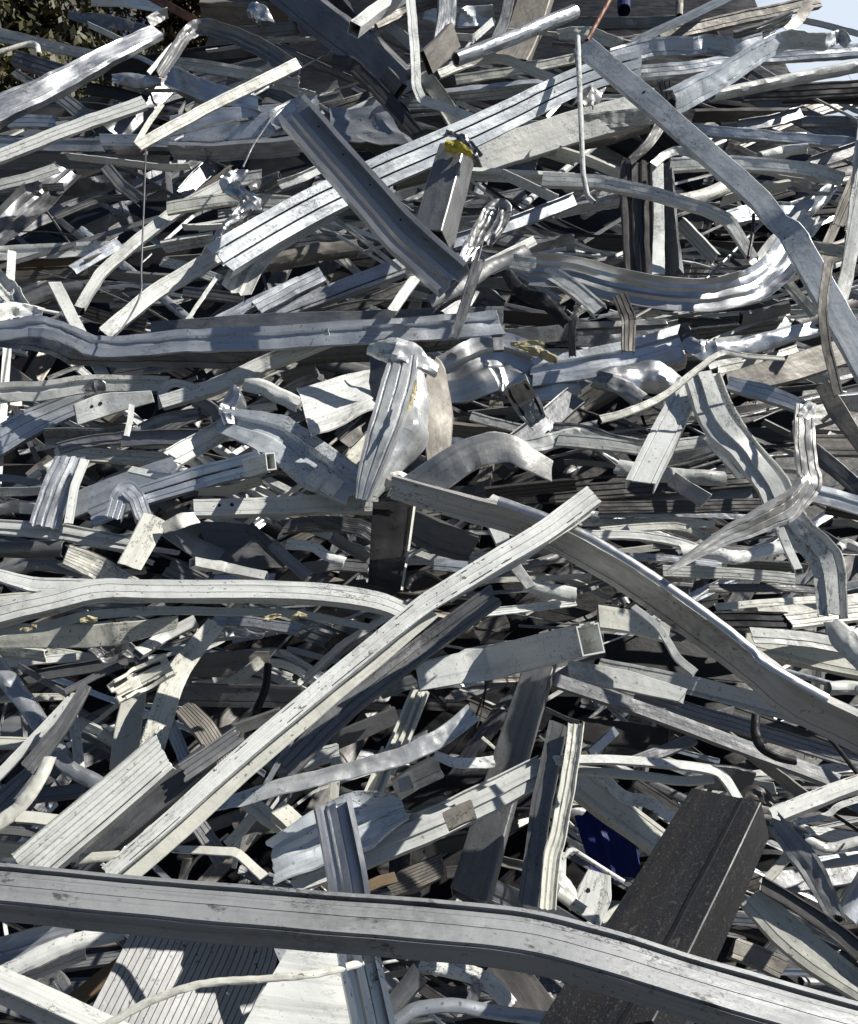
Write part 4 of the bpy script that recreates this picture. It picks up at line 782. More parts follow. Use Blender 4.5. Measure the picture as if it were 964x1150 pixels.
P('C2', 'edge_trim', 'L', 8, [(457,8,.03),(438,150,.045),(413,300,.06)], 10, 'C', 10, None, cr=.01, parent=o, jag=0)
P('C2', ST, 'boxf', [56,64,40,34], [(700,0),(722,80),(760,190),(835,290)], 10, 'W', 10, 'white strip dropping behind the white diagonal bar, centre right')
P('C2', AB, 'half', [44,50,50], [(815,280),(880,300),(985,318)], 9, 'W', 20, 'cream pocket bar at the foot of the white strip', s=1)
P('C2', ST, 'J', 40, [(518,215),(575,220),(630,225)], 7, 'B', 20, 'bright bluish strip just left of the white diagonal bar')
P('C2', SEAL, 'half', [22,24,20], [(428,295),(450,262),(500,250),(555,285)], 9, 'K', 10, 'black rubber arc behind the white diagonal bar', s=1)
P('C2', ST, 'gut', 28, [(680,375),(800,362),(985,340)], 8, 'W', 25, 'thin pale rail passing behind the two diagonal bars', s=1)
P('C2', AB, 'L', 70, [(660,450),(700,420),(760,400)], 4, 'D', 15, 'dark bar in the shade above the open-ended box tube')
P('C2', AB, 'boxf', [60,60], [(185,800),(280,760),(400,710)], 7, 'G', 12, 'grey bar in the hollow below the diagonal bars')
P('P', PL, 'boxf', [36,46,50], [(608,745),(580,830),(550,930),(528,1010)], 7.5, 'G', -22, 'scuffed grey plank standing in the lower middle hollow', cr=.02, land='the scuffed grey plank')
P('C2', AB, 'CC', [66,66,60], [(360,890),(420,770),(475,630)], 8.5, 'C', 12, 'cream channel standing in the lower middle hollow', gasket_or_shade=[(0,.03,.12)])
P('C2', RAIL, 'rod', 20, [(440,560),(500,620),(558,672)], 10, 'K', 0, 'short black rod under the box tube')
P('C2', SEAL, 'rod', 6, [(690,590),(680,680),(650,770),(605,840)], 10, 'K', 0, 'thin black cord hanging below the box tube', s=1)
P('C2', ST, 'flat', [24,40,24], [(540,615),(600,600),(680,600)], 8, 'M', 15, 'bright shard under the box tube', cr=.25)
P('C2', WF, 'slot', [100,110,112], [(465,585),(720,535),(1000,468,.30)], 11, 'W', 4, 'large scuffed white box tube with an open end, centre', cr=.02, jag=0, n=40, tk=.05, land='the open-ended box tube')
P('C2', AB, 'J', 44, [(340,640),(420,610),(480,590)], 9, 'G', -10, 'dim grey bar under the left end of the box tube')
P('C2', WF, 'rib', [80,84,80], [(30,890),(150,765),(250,668),(500,475),(722,315,.04)], 11.5, 'G', 14, 'grey ribbed bar lying along the underside of the white diagonal bar', cr=.025, gasket_or_shade=[(0,-.05,.08)], jag=.25)
P('P', WF, 'rib', [19,19,18,21,24,27], [(121,981),(194,918),(295,828),(426,720),(475,681),(500,665),(560,628),(612,597),(668,556)], 14.5, 'W', [18,18,18,20,10,10,14,16,18], 'very long white diagonal bar rising right across the lower middle', s=1, cr=.02, gasket_or_shade=[(-.36,-.036,.085), (0,-.045,.08), (.36,-.036,.085)], land='the white diagonal bar', discs=[(.0,0,.05,'S',[.3,.55])])
P('P', AB, 'flat', [18,19,20,19,12], [(141,988),(205,932),(304.5,840),(430,734),(488,688)], 14, 'C', 4, 'cream flat bar lying along the lower side of the white diagonal bar', cr=.05, s=1)
P('P', AB, 'L', [16,18,16], [(505,668),(580,625),(660,572)], 13.8, 'C', -8, 'ragged cream strip under the upper end of the white diagonal bar', jag=.4, cr=.1)
P('P', ST, 'flat', [18,22,20,20,16,20], [(225,908),(262,900),(310,886),(380,868),(450,850),(495,828),(532,800)], 12.5, 'L', [45,40,20,-5,25,10], 'grey wavy strip crossing under the white diagonal bar, lower middle', s=1, cr=.08, land='the grey wavy strip')
P('C2', AB, 'L', 60, [(90,870),(150,845),(205,830)], 8, 'W', 15, 'white rounded end just above the grey wavy strip')
# ---- C3
for i, (y0, y1, x0, x1, m, w, lb) in enumerate([
    (28, 30, 130, 680, 'D', 26, 'thin dark rail at the top of the stacked rails'), (52, 62, 110, 640, 'B', 22, 'thin bluish rail in the stack, below the dark top one'),
    (78, 84, 60, 500, 'C', 24, 'thin cream rail in the stack behind the wide bent beam'), (150, 170, 300, 640, 'G', 30, 'grey rail in the stack under the curled strips'),
    (185, 215, 180, 520, 'B', 30, 'bluish rail in the stack beside the wide bent beam'), (235, 262, 330, 760, 'W', 40, 'white flat rail in the stack above the cream bars'),
    (290, 300, 480, 980, 'G', 34, 'grey rail reaching the right edge in the stack'), (75, 88, 880, 980, 'G', 30, 'grey rail at the right edge beside the bracket foot'),
    (215, 225, 540, 800, 'S', 34, 'dark steel rail in the stack left of the bracket foot'), (250, 240, 100, 420, 'S', 40, 'dark steel rail half buried behind the wide bent beam')]):
    P('C3', RAIL if m == 'D' else AB, 'rib', w, [(x0, y0), ((x0 + x1) / 2, (y0 + y1) / 2 - 6), (x1, y1)], 5 + (i % 3) * .8, m, 20, lb)
P('C3', AB, 'L', 28, [(130,105),(300,92),(400,95),(500,138)], 7.5, 'C', 20, 'cream bent bar behind the wide bent beam', s=1)
P('C3', AB, 'L', 32, [(70,118),(250,120),(390,145),(490,182)], 8, 'W', 25, 'white bent rail just right of the wide bent beam', s=1)
P('C3', AB, 'half', 44, [(390,170),(480,172),(570,192),(680,165),(790,150)], 8.5, 'W', 22, 'white sagging rail passing under the bracket', s=1)
P('C3', AB, 'rib', 40, [(860,32),(920,45),(985,55)], 7, 'D', 20, 'dark ribbed bar at the right edge above the white hook')
P('C3', RD, 'tube', 28, [(900,160),(925,145),(985,165)], 8, 'W', 0, 'white hooked tube at the right edge', s=1)
P('C3', AB, 'L', 30, [(910,290),(940,282),(985,272)], 7, 'B', 20, 'bluish thin bar at the right edge below the white hook')
P('C3', TB, 'boxs', 30, [(708,95),(735,160),(768,228,.04)], 12.5, 'W', 10, 'small white square stick hanging below the bracket', cr=.03, jag=0)
P('C3', ST, 'J', 24, [(500,352),(680,335),(860,325)], 7, 'C', 20, 'thin cream strip above the black ribbed rail')
P('C3', AB, 'Cb', 50, [(640,370),(800,350),(985,325)], 6, 'C', 22, 'cream bar to the right edge above the black ribbed rail')
P('C3', RBB, 'rib', 56, [(740,400),(850,385),(985,370)], 8, 'C', 22, 'cream ribbed bar at the right end of the black ribbed rail')
P('C3', RAIL, 'rib', [70,72,70], [(500,400),(620,400),(745,405)], 8, 'K', 18, 'black ribbed rail behind the wide bent beam')
sheet('C3', PL, [(140,435),(440,470),(640,600),(150,545)], 4.5, 'K', 'flat black sheet beside the open box tube', cr=.01)
P('C3', AB, 'boxf', [80,80,60], [(125,385),(230,400),(350,440)], 9, 'C', 20, 'cream bar end tucked under the wide bent beam', cr=.03)
P('C3', AB, 'Cb', [90,95,90], [(600,455),(780,500),(985,545)], 7.5, 'C', 20, 'thick cream bar dropping to the right edge beside the wide bent beam')
P('C3', AB, 'J', 50, [(620,442),(800,455),(985,490)], 8, 'W', 28, 'white bar above the thick cream bar at the right edge')
P('C3', TB, 'tube', 46, [(865,615),(920,612),(985,618)], 8, 'W', 0, 'white round bar at the right edge with a silver end', discs=[(.0,.5,.3,'M',[.2])])
P('C3', AB, 'boxf', [70,70,50], [(30,560),(220,590),(400,640)], 7.5, 'W', 15, 'white bar with a ragged end under the open box tube', jag=.4)
P('C3', AB, 'Cb', [70,80,80], [(120,545),(420,605),(720,680),(985,775)], 6, 'W', -8, 'long pale bar dropping right beneath the flat black sheet')
P('C3', WF, 'mul', [50,52,56], [(-20,590),(250,680),(460,758),(740,860),(900,920)], 8, 'G', 22, 'long grey grooved bar dropping right in the lower right', gasket_or_shade=[(.215,-.07,.08)], cr=.03)
P('C3', AB, 'rib', 54, [(130,590),(420,690),(700,770),(985,860)], 6.5, 'G', 18, 'grey ribbed bar dropping to the right edge, lower right')
P('C3', AB, 'L', 50, [(560,690),(760,760),(985,850)], 5, 'S', 15, 'dark bar in the lower right shade')
P('C3', SEAL, 'tube', 30, [(632,705),(630,760),(650,805),(700,835),(760,850)], 10, 'K', 0, 'black chrome tube hooked down in the lower right', s=1, cr=.02)
P('C3', RAIL, 'rod', 15, [(845,745),(890,800),(945,870)], 9, 'K', 0, 'thin black rod dropping to the right edge')
P('C3', AB, 'box', 36, [(95,825),(135,790),(178,748)], 7, 'B', 15, 'small bluish stick in the dark hollow above the black box')
P('C3', PL, 'boxf', [100,105], [(70,750),(210,765),(350,790)], 5, 'D', 10, 'dark plate in the hollow above the black box')
P('C3', AB, 'L', 50, [(230,855),(330,820),(435,775)], 6, 'S', 15, 'dark grey bar rising right in the hollow above the black box')
P('C3', SH, 'flat', [50,90,80], [(880,395),(920,450),(985,520)], 9, 'W', 10, 'white sheet corner at the right edge under the bracket tip', cr=.08)
P('P', CH, 'Cb', [28,42,46,50,50,46,46], [(440,545),(520,568),(600,592),(690,640),(780,700),(850,752),(890,785),(975,828)], 12.5, 'A', [-10,-16,-22,-26,-26,-26,-24,-26], 'wide bent cream beam with a bright top edge, right of the centre', s=1, cr=.035, land='the wide bent beam')
P('P', AB, 'half', [10,11,12,12,10], [(560,562),(640,592),(720,638),(800,694),(845,730),(860,745),(930,785)], 13.6, 'M', 40, 'shiny rounded edging along the top of the wide bent beam', s=1, cr=.03)
o, inf = P('C3', RD, 'box', [22,34,28,30], [(235,350),(310,410),(345,460),(378,515),(435,565)], 14, 'W', 15, 'white hook-shaped square rod hanging from the wide bent beam', s=1, cr=.05, land='the white hook rod')
# ---- D1
P('D1', WD, 'solid', 64, [(230,815),(320,740),(440,650)], 6, 'R', 15, 'brown wooden offcut in the bottom left hollow', cr=.08)
P('D1', SH, 'gut', [90,90,60], [(-10,640),(90,610),(240,560)], 7, 'B', 15, 'bluish speckled sheet under the front beam at the left edge', cr=.08, s=1)
P('D1', SH, 'half', [60,70,60,50], [(10,710),(120,660),(240,610),(410,575)], 8, 'W', 20, 'white curved bar with dark flakes under the front beam', s=1, cr=.06)
P('D1', AB, 'L', 50, [(60,720),(160,690),(280,640)], 7, 'S', 0, 'dark shaded bar under the white curved bar')
P('D1', AB, 'L', 60, [(110,760),(180,720),(230,790)], 5, 'G', 15, 'grey bent scrap in the bottom left hollow', s=1)
P('D1', RBB, 'rib', [90,95,60], [(-20,190),(60,110),(110,60),(165,-30)], 9, 'G', 15, 'striped grey bar rising right at the left edge, lower part', s=1)
P('D1', ST, 'half', [50,56,40], [(-10,225),(70,165),(130,80),(165,0)], 10, 'C', 15, 'cream wavy strip beside the striped grey bar at the left edge', s=1, cr=.08)
P('D1', AB, 'box', 46, [(55,198),(130,205),(215,215)], 10, 'C', 20, 'short cream bar end above the front beam at the left', jag=0)
P('D1', AB, 'half', [50,54], [(170,-20),(230,40),(340,100)], 9, 'B', 18, 'bluish bent bar end left of the white ribbed bar', s=1, cr=.08)
P('D1', AB, 'L', 34, [(-10,240),(70,245),(160,258)], 8, 'G', 20, 'thin grey bar at the left edge above the front beam')
P('D1', AB, 'L', 40, [(-10,290),(60,300),(130,290)], 7, 'C', 20, 'thin cream bar just above the front beam at the left edge')
P('D1', RBB, 'J', 40, [(-10,325),(50,320),(110,318)], 7, 'B', 20, 'bluish scrap bar just above the front beam at the left corner')
P('D1', AB, 'L', 60, [(90,130),(190,120),(280,110)], 5, 'S', 15, 'dark bar in the shade behind the white ribbed bar')
P('D1', AB, 'box', [110,105,80], [(235,360),(480,165),(690,-10)], 10, 'S', 12, 'dark grey bar lying along the right of the white ribbed bar', cr=.03)
P('D1', RBB, 'rib2', [150,146,140], [(90,372),(300,195),(545,-15)], 11.5, 'W', 14, 'broad white ribbed bar rising right in the lower left', cr=.015, jag=.06, gasket_or_shade=[(-.37,-.02,.05)], land='the broad white ribbed bar')
P('D1', AB, 'box', 60, [(790,130),(880,200),(985,260)], 9, 'C', 18, 'cream box bar dropping right under the grey wavy strip', jag=0)
P('D1', AB, 'rib', 60, [(625,190),(675,260),(730,345)], 8, 'G', 12, 'grey ribbed bar dropping to the front beam under the diagonal bar')
P('D1', AB, 'L', 36, [(745,290),(790,245),(840,185)], 8.5, 'C', 12, 'small cream strip rising right above the front beam')
P('D1', AB, 'L', 60, [(770,240),(840,220),(900,225)], 6, 'T', 12, 'taupe scrap sheet in the lower left hollow')
P('D1', ST, 'boxf', [26,34,36], [(565,302),(680,308),(775,312),(865,395)], 12, 'C', 22, 'cream flat strip bent down at its right end above the front beam')
P('D1', AB, 'half', 36, [(260,335),(320,328),(385,325)], 11, 'C', 20, 'small cream rounded end between the ribbed bar and diagonal bar')
P('P', RBB, 'deck', [145,165,175], [(252,1008,-.03),(232,1060),(175,1180,.03)], 9, 'P', 4, 'wide white panel of narrow ribs under the front beam', cr=.012, jag=.03, n=26, land='the white ribbed panel')
sheet('P', PL, [(330,1052),(392,1064),(405,1185),(262,1172)], 10.5, 'W', 'white speckled plate at the bottom beside the ribbed panel', cr=.02, land='the white speckled plate')
sheet('P', PL, [(300,1045),(340,1060),(388,1150),(330,1120)], 9.8, 'B', 'bluish plate end between ribbed panel and upright channel', cr=.03)
P('P', ST, 'half', [10,13,13,13,12,9], [(112,1156,.04),(165,1126,.04),(225,1106,.04),(290,1100,.04),(340,1096,.04),(390,1086,.02),(425,1074)], 13.5, 'C', 25, 'cream wavy strip lying over the ribbed panel at the bottom', s=1, cr=.1, land='the cream wavy strip')
P('D1', TB, 'boxs', [120,125,120], [(-30,735,.05),(150,815,.05),(360,910,.05)], 12.5, 'W', 35, 'thick speckled white square tube in the bottom left corner', cr=.015, land='the bottom left square tube')
# ---- D2
P('D2', RBB, 'rib2', [70,90,80], [(370,430),(450,400),(550,355)], 7, 'T', 12, 'taupe ribbed block behind the front beam, lower middle')
P('D2', WD, 'solid', 40, [(295,430),(340,410),(395,395)], 8, 'R', 12, 'brown wood bit behind the front beam beside the upright channel')
P('D2', AB, 'L', 50, [(560,380),(620,375),(690,385)], 5, 'D', 12, 'dark bar in the hollow left of the scuffed plank')
P('D2', AB, 'box', 60, [(490,310),(560,290),(640,270)], 4, 'D', 12, 'dark bar deep under the crushed sash beam')
P('D2', AB, 'CC', 62, [(300,165),(335,85),(375,-20)], 9, 'C', 12, 'cream grooved bar standing behind the crushed sash beam', gasket_or_shade=[(0,.03,.12)])
P('D2', ST, 'L', 30, [(188,180),(195,90),(198,0)], 9, 'C', 12, 'thin cream strip standing left of the cream grooved bar')
P('D2', AB, 'boxs', 80, [(0,170),(40,205),(85,250)], 9.5, 'C', 18, 'cream square bar end under the grey wavy strip', jag=0)
P('D2', AB, 'L', 90, [(390,110),(450,70),(540,30)], 6, 'S', 10, 'dark grey bar behind the crushed sash beam')
P('D2', AB, 'boxf', 46, [(405,95),(425,88),(445,80)], 9, 'W', 10, 'tiny bright end in the hollow above the crushed sash beam')
P('D2', SH, 'gut', [150,200,190,90], [(-20,350),(140,270),(290,210),(420,170)], 10.5, 'V', [18,20,22,20], 'domed bluish white sheet crumpled over the crushed beam', s=1, cr=.14, land='the domed silver sheet')
P('D2', WF, 'sash', [110,118,112,100], [(50,400),(280,320),(560,200),(895,35)], 11, 'W', 20, 'crushed white sash beam rising right in the lower middle', cr=.05, land='the crushed sash beam', jag=.25)
P('D2', PL, 'boxf', [66,70], [(560,212,.02),(600,192,.02),(650,172,.02)], 12, 'T', 15, 'beige bracket plate fixed on the crushed sash beam', cr=.03)
P('D2', ST, 'flat', [30,56,40], [(520,-5),(580,20),(650,22),(715,15)], 12, 'W', 15, 'bright white shard above the crushed sash beam', cr=.15)
P('D2', CH, 'Cb', [66,70,74], [(930,-110),(868,180),(828,490)], 11, 'G', -14, 'grey upright bar leaning right behind the front beam', land='the grey upright bar')
P('D2', CH, 'gut', [56,60,64,60], [(985,-110),(958,80),(925,260),(905,330),(890,500)], 11.6, 'C', [-8,10,10,15], 'cream bent upright bar pressed against the grey upright bar', s=1, cr=.06)
P('D2', ST, 'half', [40,60,60], [(935,310),(925,400),(985,480)], 11, 'W', 10, 'white curved strip just right of the upright bars', s=1)
P('P', CH, 'CC', [44,46,48,50], [(374,905,.06),(390,985,.05),(402,1070,.03),(425,1180)], 13, 'M', 8, 'bright open channel standing upright through the front beam line', cr=.015, jag=.1, land='the bright upright channel')
P('D2', SH, 'half', [60,80,60], [(470,680),(600,700),(700,740),(770,820)], 9, 'W', 15, 'white speckled bent sheet under the front beam', s=1, cr=.07)
P('D2', TB, 'box', [70,74], [(365,840),(415,780),(475,705)], 9.5, 'S', 15, 'dark silver tube end under the front beam')
P('D2', RD, 'half', [50,54,52], [(380,880),(460,830),(580,815),(700,835),(850,855)], 11.5, 'B', 25, 'bluish white arched rail with black specks at the bottom edge', s=1, cr=.02)
P('D2', PL, 'boxf', [130,140], [(715,660),(800,760),(880,870)], 8, 'D', 10, 'dark plate under the front beam left of the black box')
P('D2', AB, 'L', 40, [(640,810),(650,785),(660,750)], 9, 'G', 10, 'thin grey stick under the front beam')
P('D2', AB, 'rib', 66, [(840,640),(890,680),(945,720)], 9.5, 'W', 12, 'bright white ribbed end under the front beam beside the black box')
P('D2', AB, 'L', 40, [(480,760),(540,800),(600,840)], 7, 'D', 12, 'dark thin bar above the arched bottom rail')
P('D2', AB, 'L', 60, [(350,740),(400,760),(470,800)], 6, 'G', 12, 'grey shaded bar beside the upright channel at the bottom')
# ---- D3
P('D3', SH, 'gut', [160,170,160], [(110,150),(150,270),(180,400)], 3, 'N', -5, 'deep blue plastic sheet in the hollow left of the black box', s=1, cr=.06, land='the deep blue sheet')
P('D3', PL, 'boxf', [80,120,110], [(125,375),(110,440),(80,520)], 11, 'W', 5, 'white plate tip with one hole left of the black box', cr=.02, discs=[(-.2,0,.07,'K',[.45])])
P('D3', AB, 'box', [95,105,100], [(20,60),(150,160),(330,290)], 9, 'C', 20, 'cream box bar dropping right behind the black box', cr=.03)
P('D3', ST, 'gut', 40, [(125,55),(200,130),(270,145),(370,200)], 10, 'W', 20, 'white rippled strip dropping to the black box', s=1, cr=.12)
P('D3', AB, 'L', 36, [(240,85),(310,130),(380,175)], 9, 'D', 15, 'dark edged bar dropping to the black box')
P('D3', ST, 'mul', [34,36,36,34], [(-20,12),(150,10),(330,22),(480,42),(530,70),(575,140)], 11.5, 'W', 25, 'white thin rail curving down to the top of the black box', s=1, cr=.02)
P('D3', ST, 'L', 32, [(40,42),(250,60),(400,80),(495,72)], 11, 'C', 25, 'cream thin rail left of the curving white rail')
P('D3', PL, 'boxf', 100, [(470,60),(560,70),(620,90)], 6, 'S', 12, 'dim grey plate behind the top of the black box')
P('D3', SH, 'half', [50,60,30], [(590,140),(640,120),(690,150)], 8, 'D', 12, 'dark crumple at the top right corner of the black box', cr=.2)
P('D3', AB, 'mul', [62,66,60], [(685,195),(820,140),(985,80)], 10, 'W', 22, 'white bar with a rusty top edge rising to the right edge', gasket_or_shade=[(.45,.01,.07,'O')])  # the strip here is the rusty edge itself
P('D3', ST, 'J', 22, [(760,215),(860,190),(900,160),(985,130)], 10.6, 'W', 22, 'thin white strip below the rusty topped bar', s=1)
P('D3', AB, 'half', 34, [(790,265),(870,295),(985,268)], 9, 'W', 22, 'white sagging thin rail at the right edge, lower', s=1)
P('D3', AB, 'J', 30, [(800,240),(860,245),(985,262)], 8, 'W', 22, 'white thin rail upper of two at the right edge, lower')
P('D3', AB, 'L', 44, [(790,350),(870,340),(985,325)], 8, 'B', 22, 'bluish level bar at the right edge right of the twisted bar')
P('D3', AB, 'boxf', 80, [(680,410),(820,395),(985,370)], 6.5, 'G', 15, 'grey level bar behind the twisted bar, lower right')
P('D3', AB, 'L', 34, [(655,415),(695,370),(735,320)], 8.5, 'C', 12, 'short cream stick right of the black box')
P('D3', AB, 'Cb', [60,84,80,60], [(690,205),(770,300),(830,400),(895,525)], 11, 'G', 14, 'grey twisted bar with a torn top right of the black box', s=1, cr=.12, jag=.4, land='the torn twisted bar')
P('D3', AB, 'C', [50,56,60], [(650,410),(780,490),(900,570),(985,640)], 11, 'D', 15, 'dark bar dropping right along the top of the thick cream beam', s=1)
P('D3', AB, 'Cb', [100,115,115,100], [(615,450),(720,560),(830,650),(985,760)], 10.8, 'C', 14, 'thick cream beam dropping right in the bottom right corner', s=1, cr=.06, land='the thick cream beam at the bottom right')
P('D3', AB, 'half', [80,90], [(930,520),(955,470),(985,420)], 10.5, 'B', 12, 'bluish bar end at the right edge above the thick cream beam')
P('D3', AB, 'box', 80, [(560,620),(640,650),(720,690)], 8, 'T', 12, 'taupe bar in the shade between black box and cream beam')
P('D3', RD, 'tube', 16, [(5,330),(35,302),(70,320),(140,365),(205,405)], 11, 'W', 0, 'thin white bent rod left of the black box', s=1)
P('D3', AB, 'half', 40, [(-10,440),(30,470),(75,500)], 11, 'C', 15, 'small cream strip above the front beam left of the black box')
P('D3', AB, 'boxf', 64, [(365,800),(390,850),(420,910)], 8, 'C', 10, 'cream bar foot at the bottom edge under the front beam')
o, inf = P('P', 'box_beam', 'slab', [104,118,133,152,160], [(826,900,.03),(790,968,.06),(745,1052,.09),(690,1148,.12),(640,1235,.13)], 13, 'H', -30, None, cr=.008, jag=0, n=40, ext=False)
tag(o, 'black scratched box beam sloping under the front beam, lower right', 'box beam'); LAND.append((770, 970, 'the black box'))
strip_part(o, inf, 'groove_strip', .24, .004, .045, 'K', (0, 1))
o, inf = P('P', 'front_beam', 'fore', [68,68,70,72,76], [(-10,1000,.16),(165,1017,.17),(330,1032,.18),(480,1044,.18),(590,1056,.18),(680,1078,.18),(790,1112,.17),(975,1165,.15)], 14, 'F', [40,40,40,40,40,40,39,38], None, s=1, cr=.014, jag=0, n=64)
tag(o, 'long grooved grey beam lying across the whole front of the heap', 'beam'); LAND.append((480, 1045, 'the front beam'))
strip_part(o, inf, 'gasket_or_shade_strip', .37, -.12, .13, 'K')
strip_part(o, inf, 'groove_strip', -.07, -.035, .04, 'K')  # this and the next strips paint shade into the shallow grooves
strip_part(o, inf, 'groove_strip', .2, -.012, .022, 'K')
strip_part(o, inf, 'groove_strip', -.345, -.012, .022, 'K')
# ================================================================== smaller scraps between the large ones (each a thing)
rnd = random.Random(5)
COLN = {'W': 'white', 'C': 'cream', 'G': 'grey', 'B': 'bluish', 'S': 'dark steel', 'T': 'taupe', 'M': 'shiny silver', 'D': 'dark bronze'}
KIND = [(AB, 'L', 'angle bar'), (AB, 'box', 'box bar'), (AB, 'Cb', 'channel bar'), (WF, 'mul', 'grooved bar'), (RBB, 'rib', 'ribbed bar'), (ST, 'flat', 'flat strip'), (ST, 'J', 'lipped strip'), (SH, 'gut', 'bent sheet'), (TB, 'tube', 'round tube'), (AB, 'sash', 'stepped bar'), (AB, 'half', 'rounded bar')]
def skyhole(X, Y, r=0):
    top = 62 - X * .3 if X < 200 else (0 if X < 850 else (X - 850) * .55)
    return Y - r < top + 6
FILL = []
def filler_label(X, Y, ang, mat, kind, ln):
    l = sorted(LAND, key=lambda l: (l[0] - X) ** 2 + (l[1] - Y) ** 2)[0]; dx, dy = X - l[0], Y - l[1]
    rel = ('right of' if dx > 0 else 'left of') if abs(dx) > abs(dy) else ('below' if dy > 0 else 'above')
    a = 'level' if abs(ang) < 9 else ('rising right' if ang > 0 else 'dropping right')
    if abs(ang) > 62: a = 'upright'
    return f'{ln} {COLN[mat]} {kind}, {a}, {rel} {l[2]}'
def filler(X, Y, ang, ln, w, L, mat, nm, pf, kd, lw, bend, rl):
    if skyhole(X, Y, 20) or (400 < X < 620 and 480 < Y < 560): return 0
    lab = filler_label(X, Y, ang, mat, kd, lw)
    if lab in USED or len(lab.split()) > 16: return 0
    a = R(ang); ux, uy = math.cos(a), -math.sin(a); f = rnd.uniform(-.25, .25); b = bend * ln
    pts = [(X - ux * ln / 2, Y - uy * ln / 2, rnd.uniform(-.05, .06)), (X + ux * f * ln - uy * b, Y + uy * f * ln + ux * b, 0), (X + ux * ln / 2, Y + uy * ln / 2, rnd.uniform(-.05, .08))]
    if any(skyhole(p[0], p[1], 14) for p in pts): return 0
    P('P', nm, pf, w, pts, L, mat, rl, lab, s=1 if rnd.random() < .15 else 0, cr=rnd.uniform(.02, .09), ext=False, jag=rnd.uniform(.05, .4))
    return 1
THIN = [(ST, 'flat', 'sliver'), (ST, 'J', 'lipped strip'), (ST, 'Z', 'folded strip'), (RD, 'rod', 'wire'), (RBB, 'rib', 'ribbed strip'), (ST, 'L', 'edged strip'), (WF, 'mul', 'grooved strip'), (RD, 'tube', 'pipe'), (ST, 'gut', 'torn strip')]
nfill = 0; tries = 0
while nfill < 430 and tries < 6000:
    tries += 1
    X = rnd.uniform(-50, 1010); Y = rnd.uniform(-25, 1160); near = 1 - Y / 1150
    if rnd.random() < .13: X, Y = rnd.uniform(220, 880), rnd.uniform(-25, 75)
    if Y > 730 and rnd.random() < .45: continue
    if Y > 800: ang = rnd.choice([rnd.gauss(40, 18), rnd.gauss(-30, 15), rnd.gauss(70, 12)]) if X < 620 else rnd.choice([rnd.gauss(-28, 12), rnd.gauss(15, 12)])
    elif X > 560: ang = rnd.choice([rnd.gauss(4, 9), rnd.gauss(-15, 10), rnd.gauss(18, 10)])
    else: ang = rnd.choice([rnd.gauss(5, 10), rnd.gauss(24, 10), rnd.gauss(-22, 12)])
    thin = rnd.random() < .76
    mat = rnd.choices('WCGBSTMD', (24, 12, 17, 11, 14, 9, 7, 8))[0]
    if thin:
        nm, pf, kd = rnd.choice(THIN); w = rnd.uniform(2.5, 6.5) * (1.25 - .4 * near); ln = rnd.uniform(60, 260) * (1.5 if Y < 700 and rnd.random() < .4 else 1); L = rnd.uniform(-.5, 5) if Y < 690 else rnd.uniform(-4, 1.5)
        if pf == 'rod': w *= .5; mat = rnd.choice('SGDW')
        lw = 'long thin' if ln > 150 else 'short thin'
    else:
        nm, pf, kd = rnd.choice(KIND); w = rnd.uniform(6, 12) * (1.25 - .4 * near); ln = rnd.uniform(100, 330); L = rnd.uniform(-3, 1.2) - (3 if Y > 690 else 0)
        lw = ('long' if ln > 200 else 'short') if rnd.random() < .6 else ('broad' if w > 11 else 'narrow')
    k = rnd.choice([2, 3, 4]) if rnd.random() < .16 and pf not in ('rod', 'gut') else 1
    bend = rnd.gauss(0, .05) if rnd.random() < .6 else rnd.gauss(0, .13); rl = rnd.uniform(-34, 30); a = R(ang)
    for q in range(k):
        off = q * w * 1.15
        if k > 1: mat = rnd.choice([mat, mat, 'G', 'W'])
        nfill += filler(X + math.sin(a) * off + rnd.uniform(-12, 12), Y + math.cos(a) * off, ang + rnd.gauss(0, 2), ln * rnd.uniform(.8, 1.1), w, L - q * .3, mat, nm, pf, kd, ['', 'upper nested', 'middle nested', 'lower nested', 'lowest nested'][min(q + 1, 4)] + ' thin' if k > 1 else lw, bend, rl)
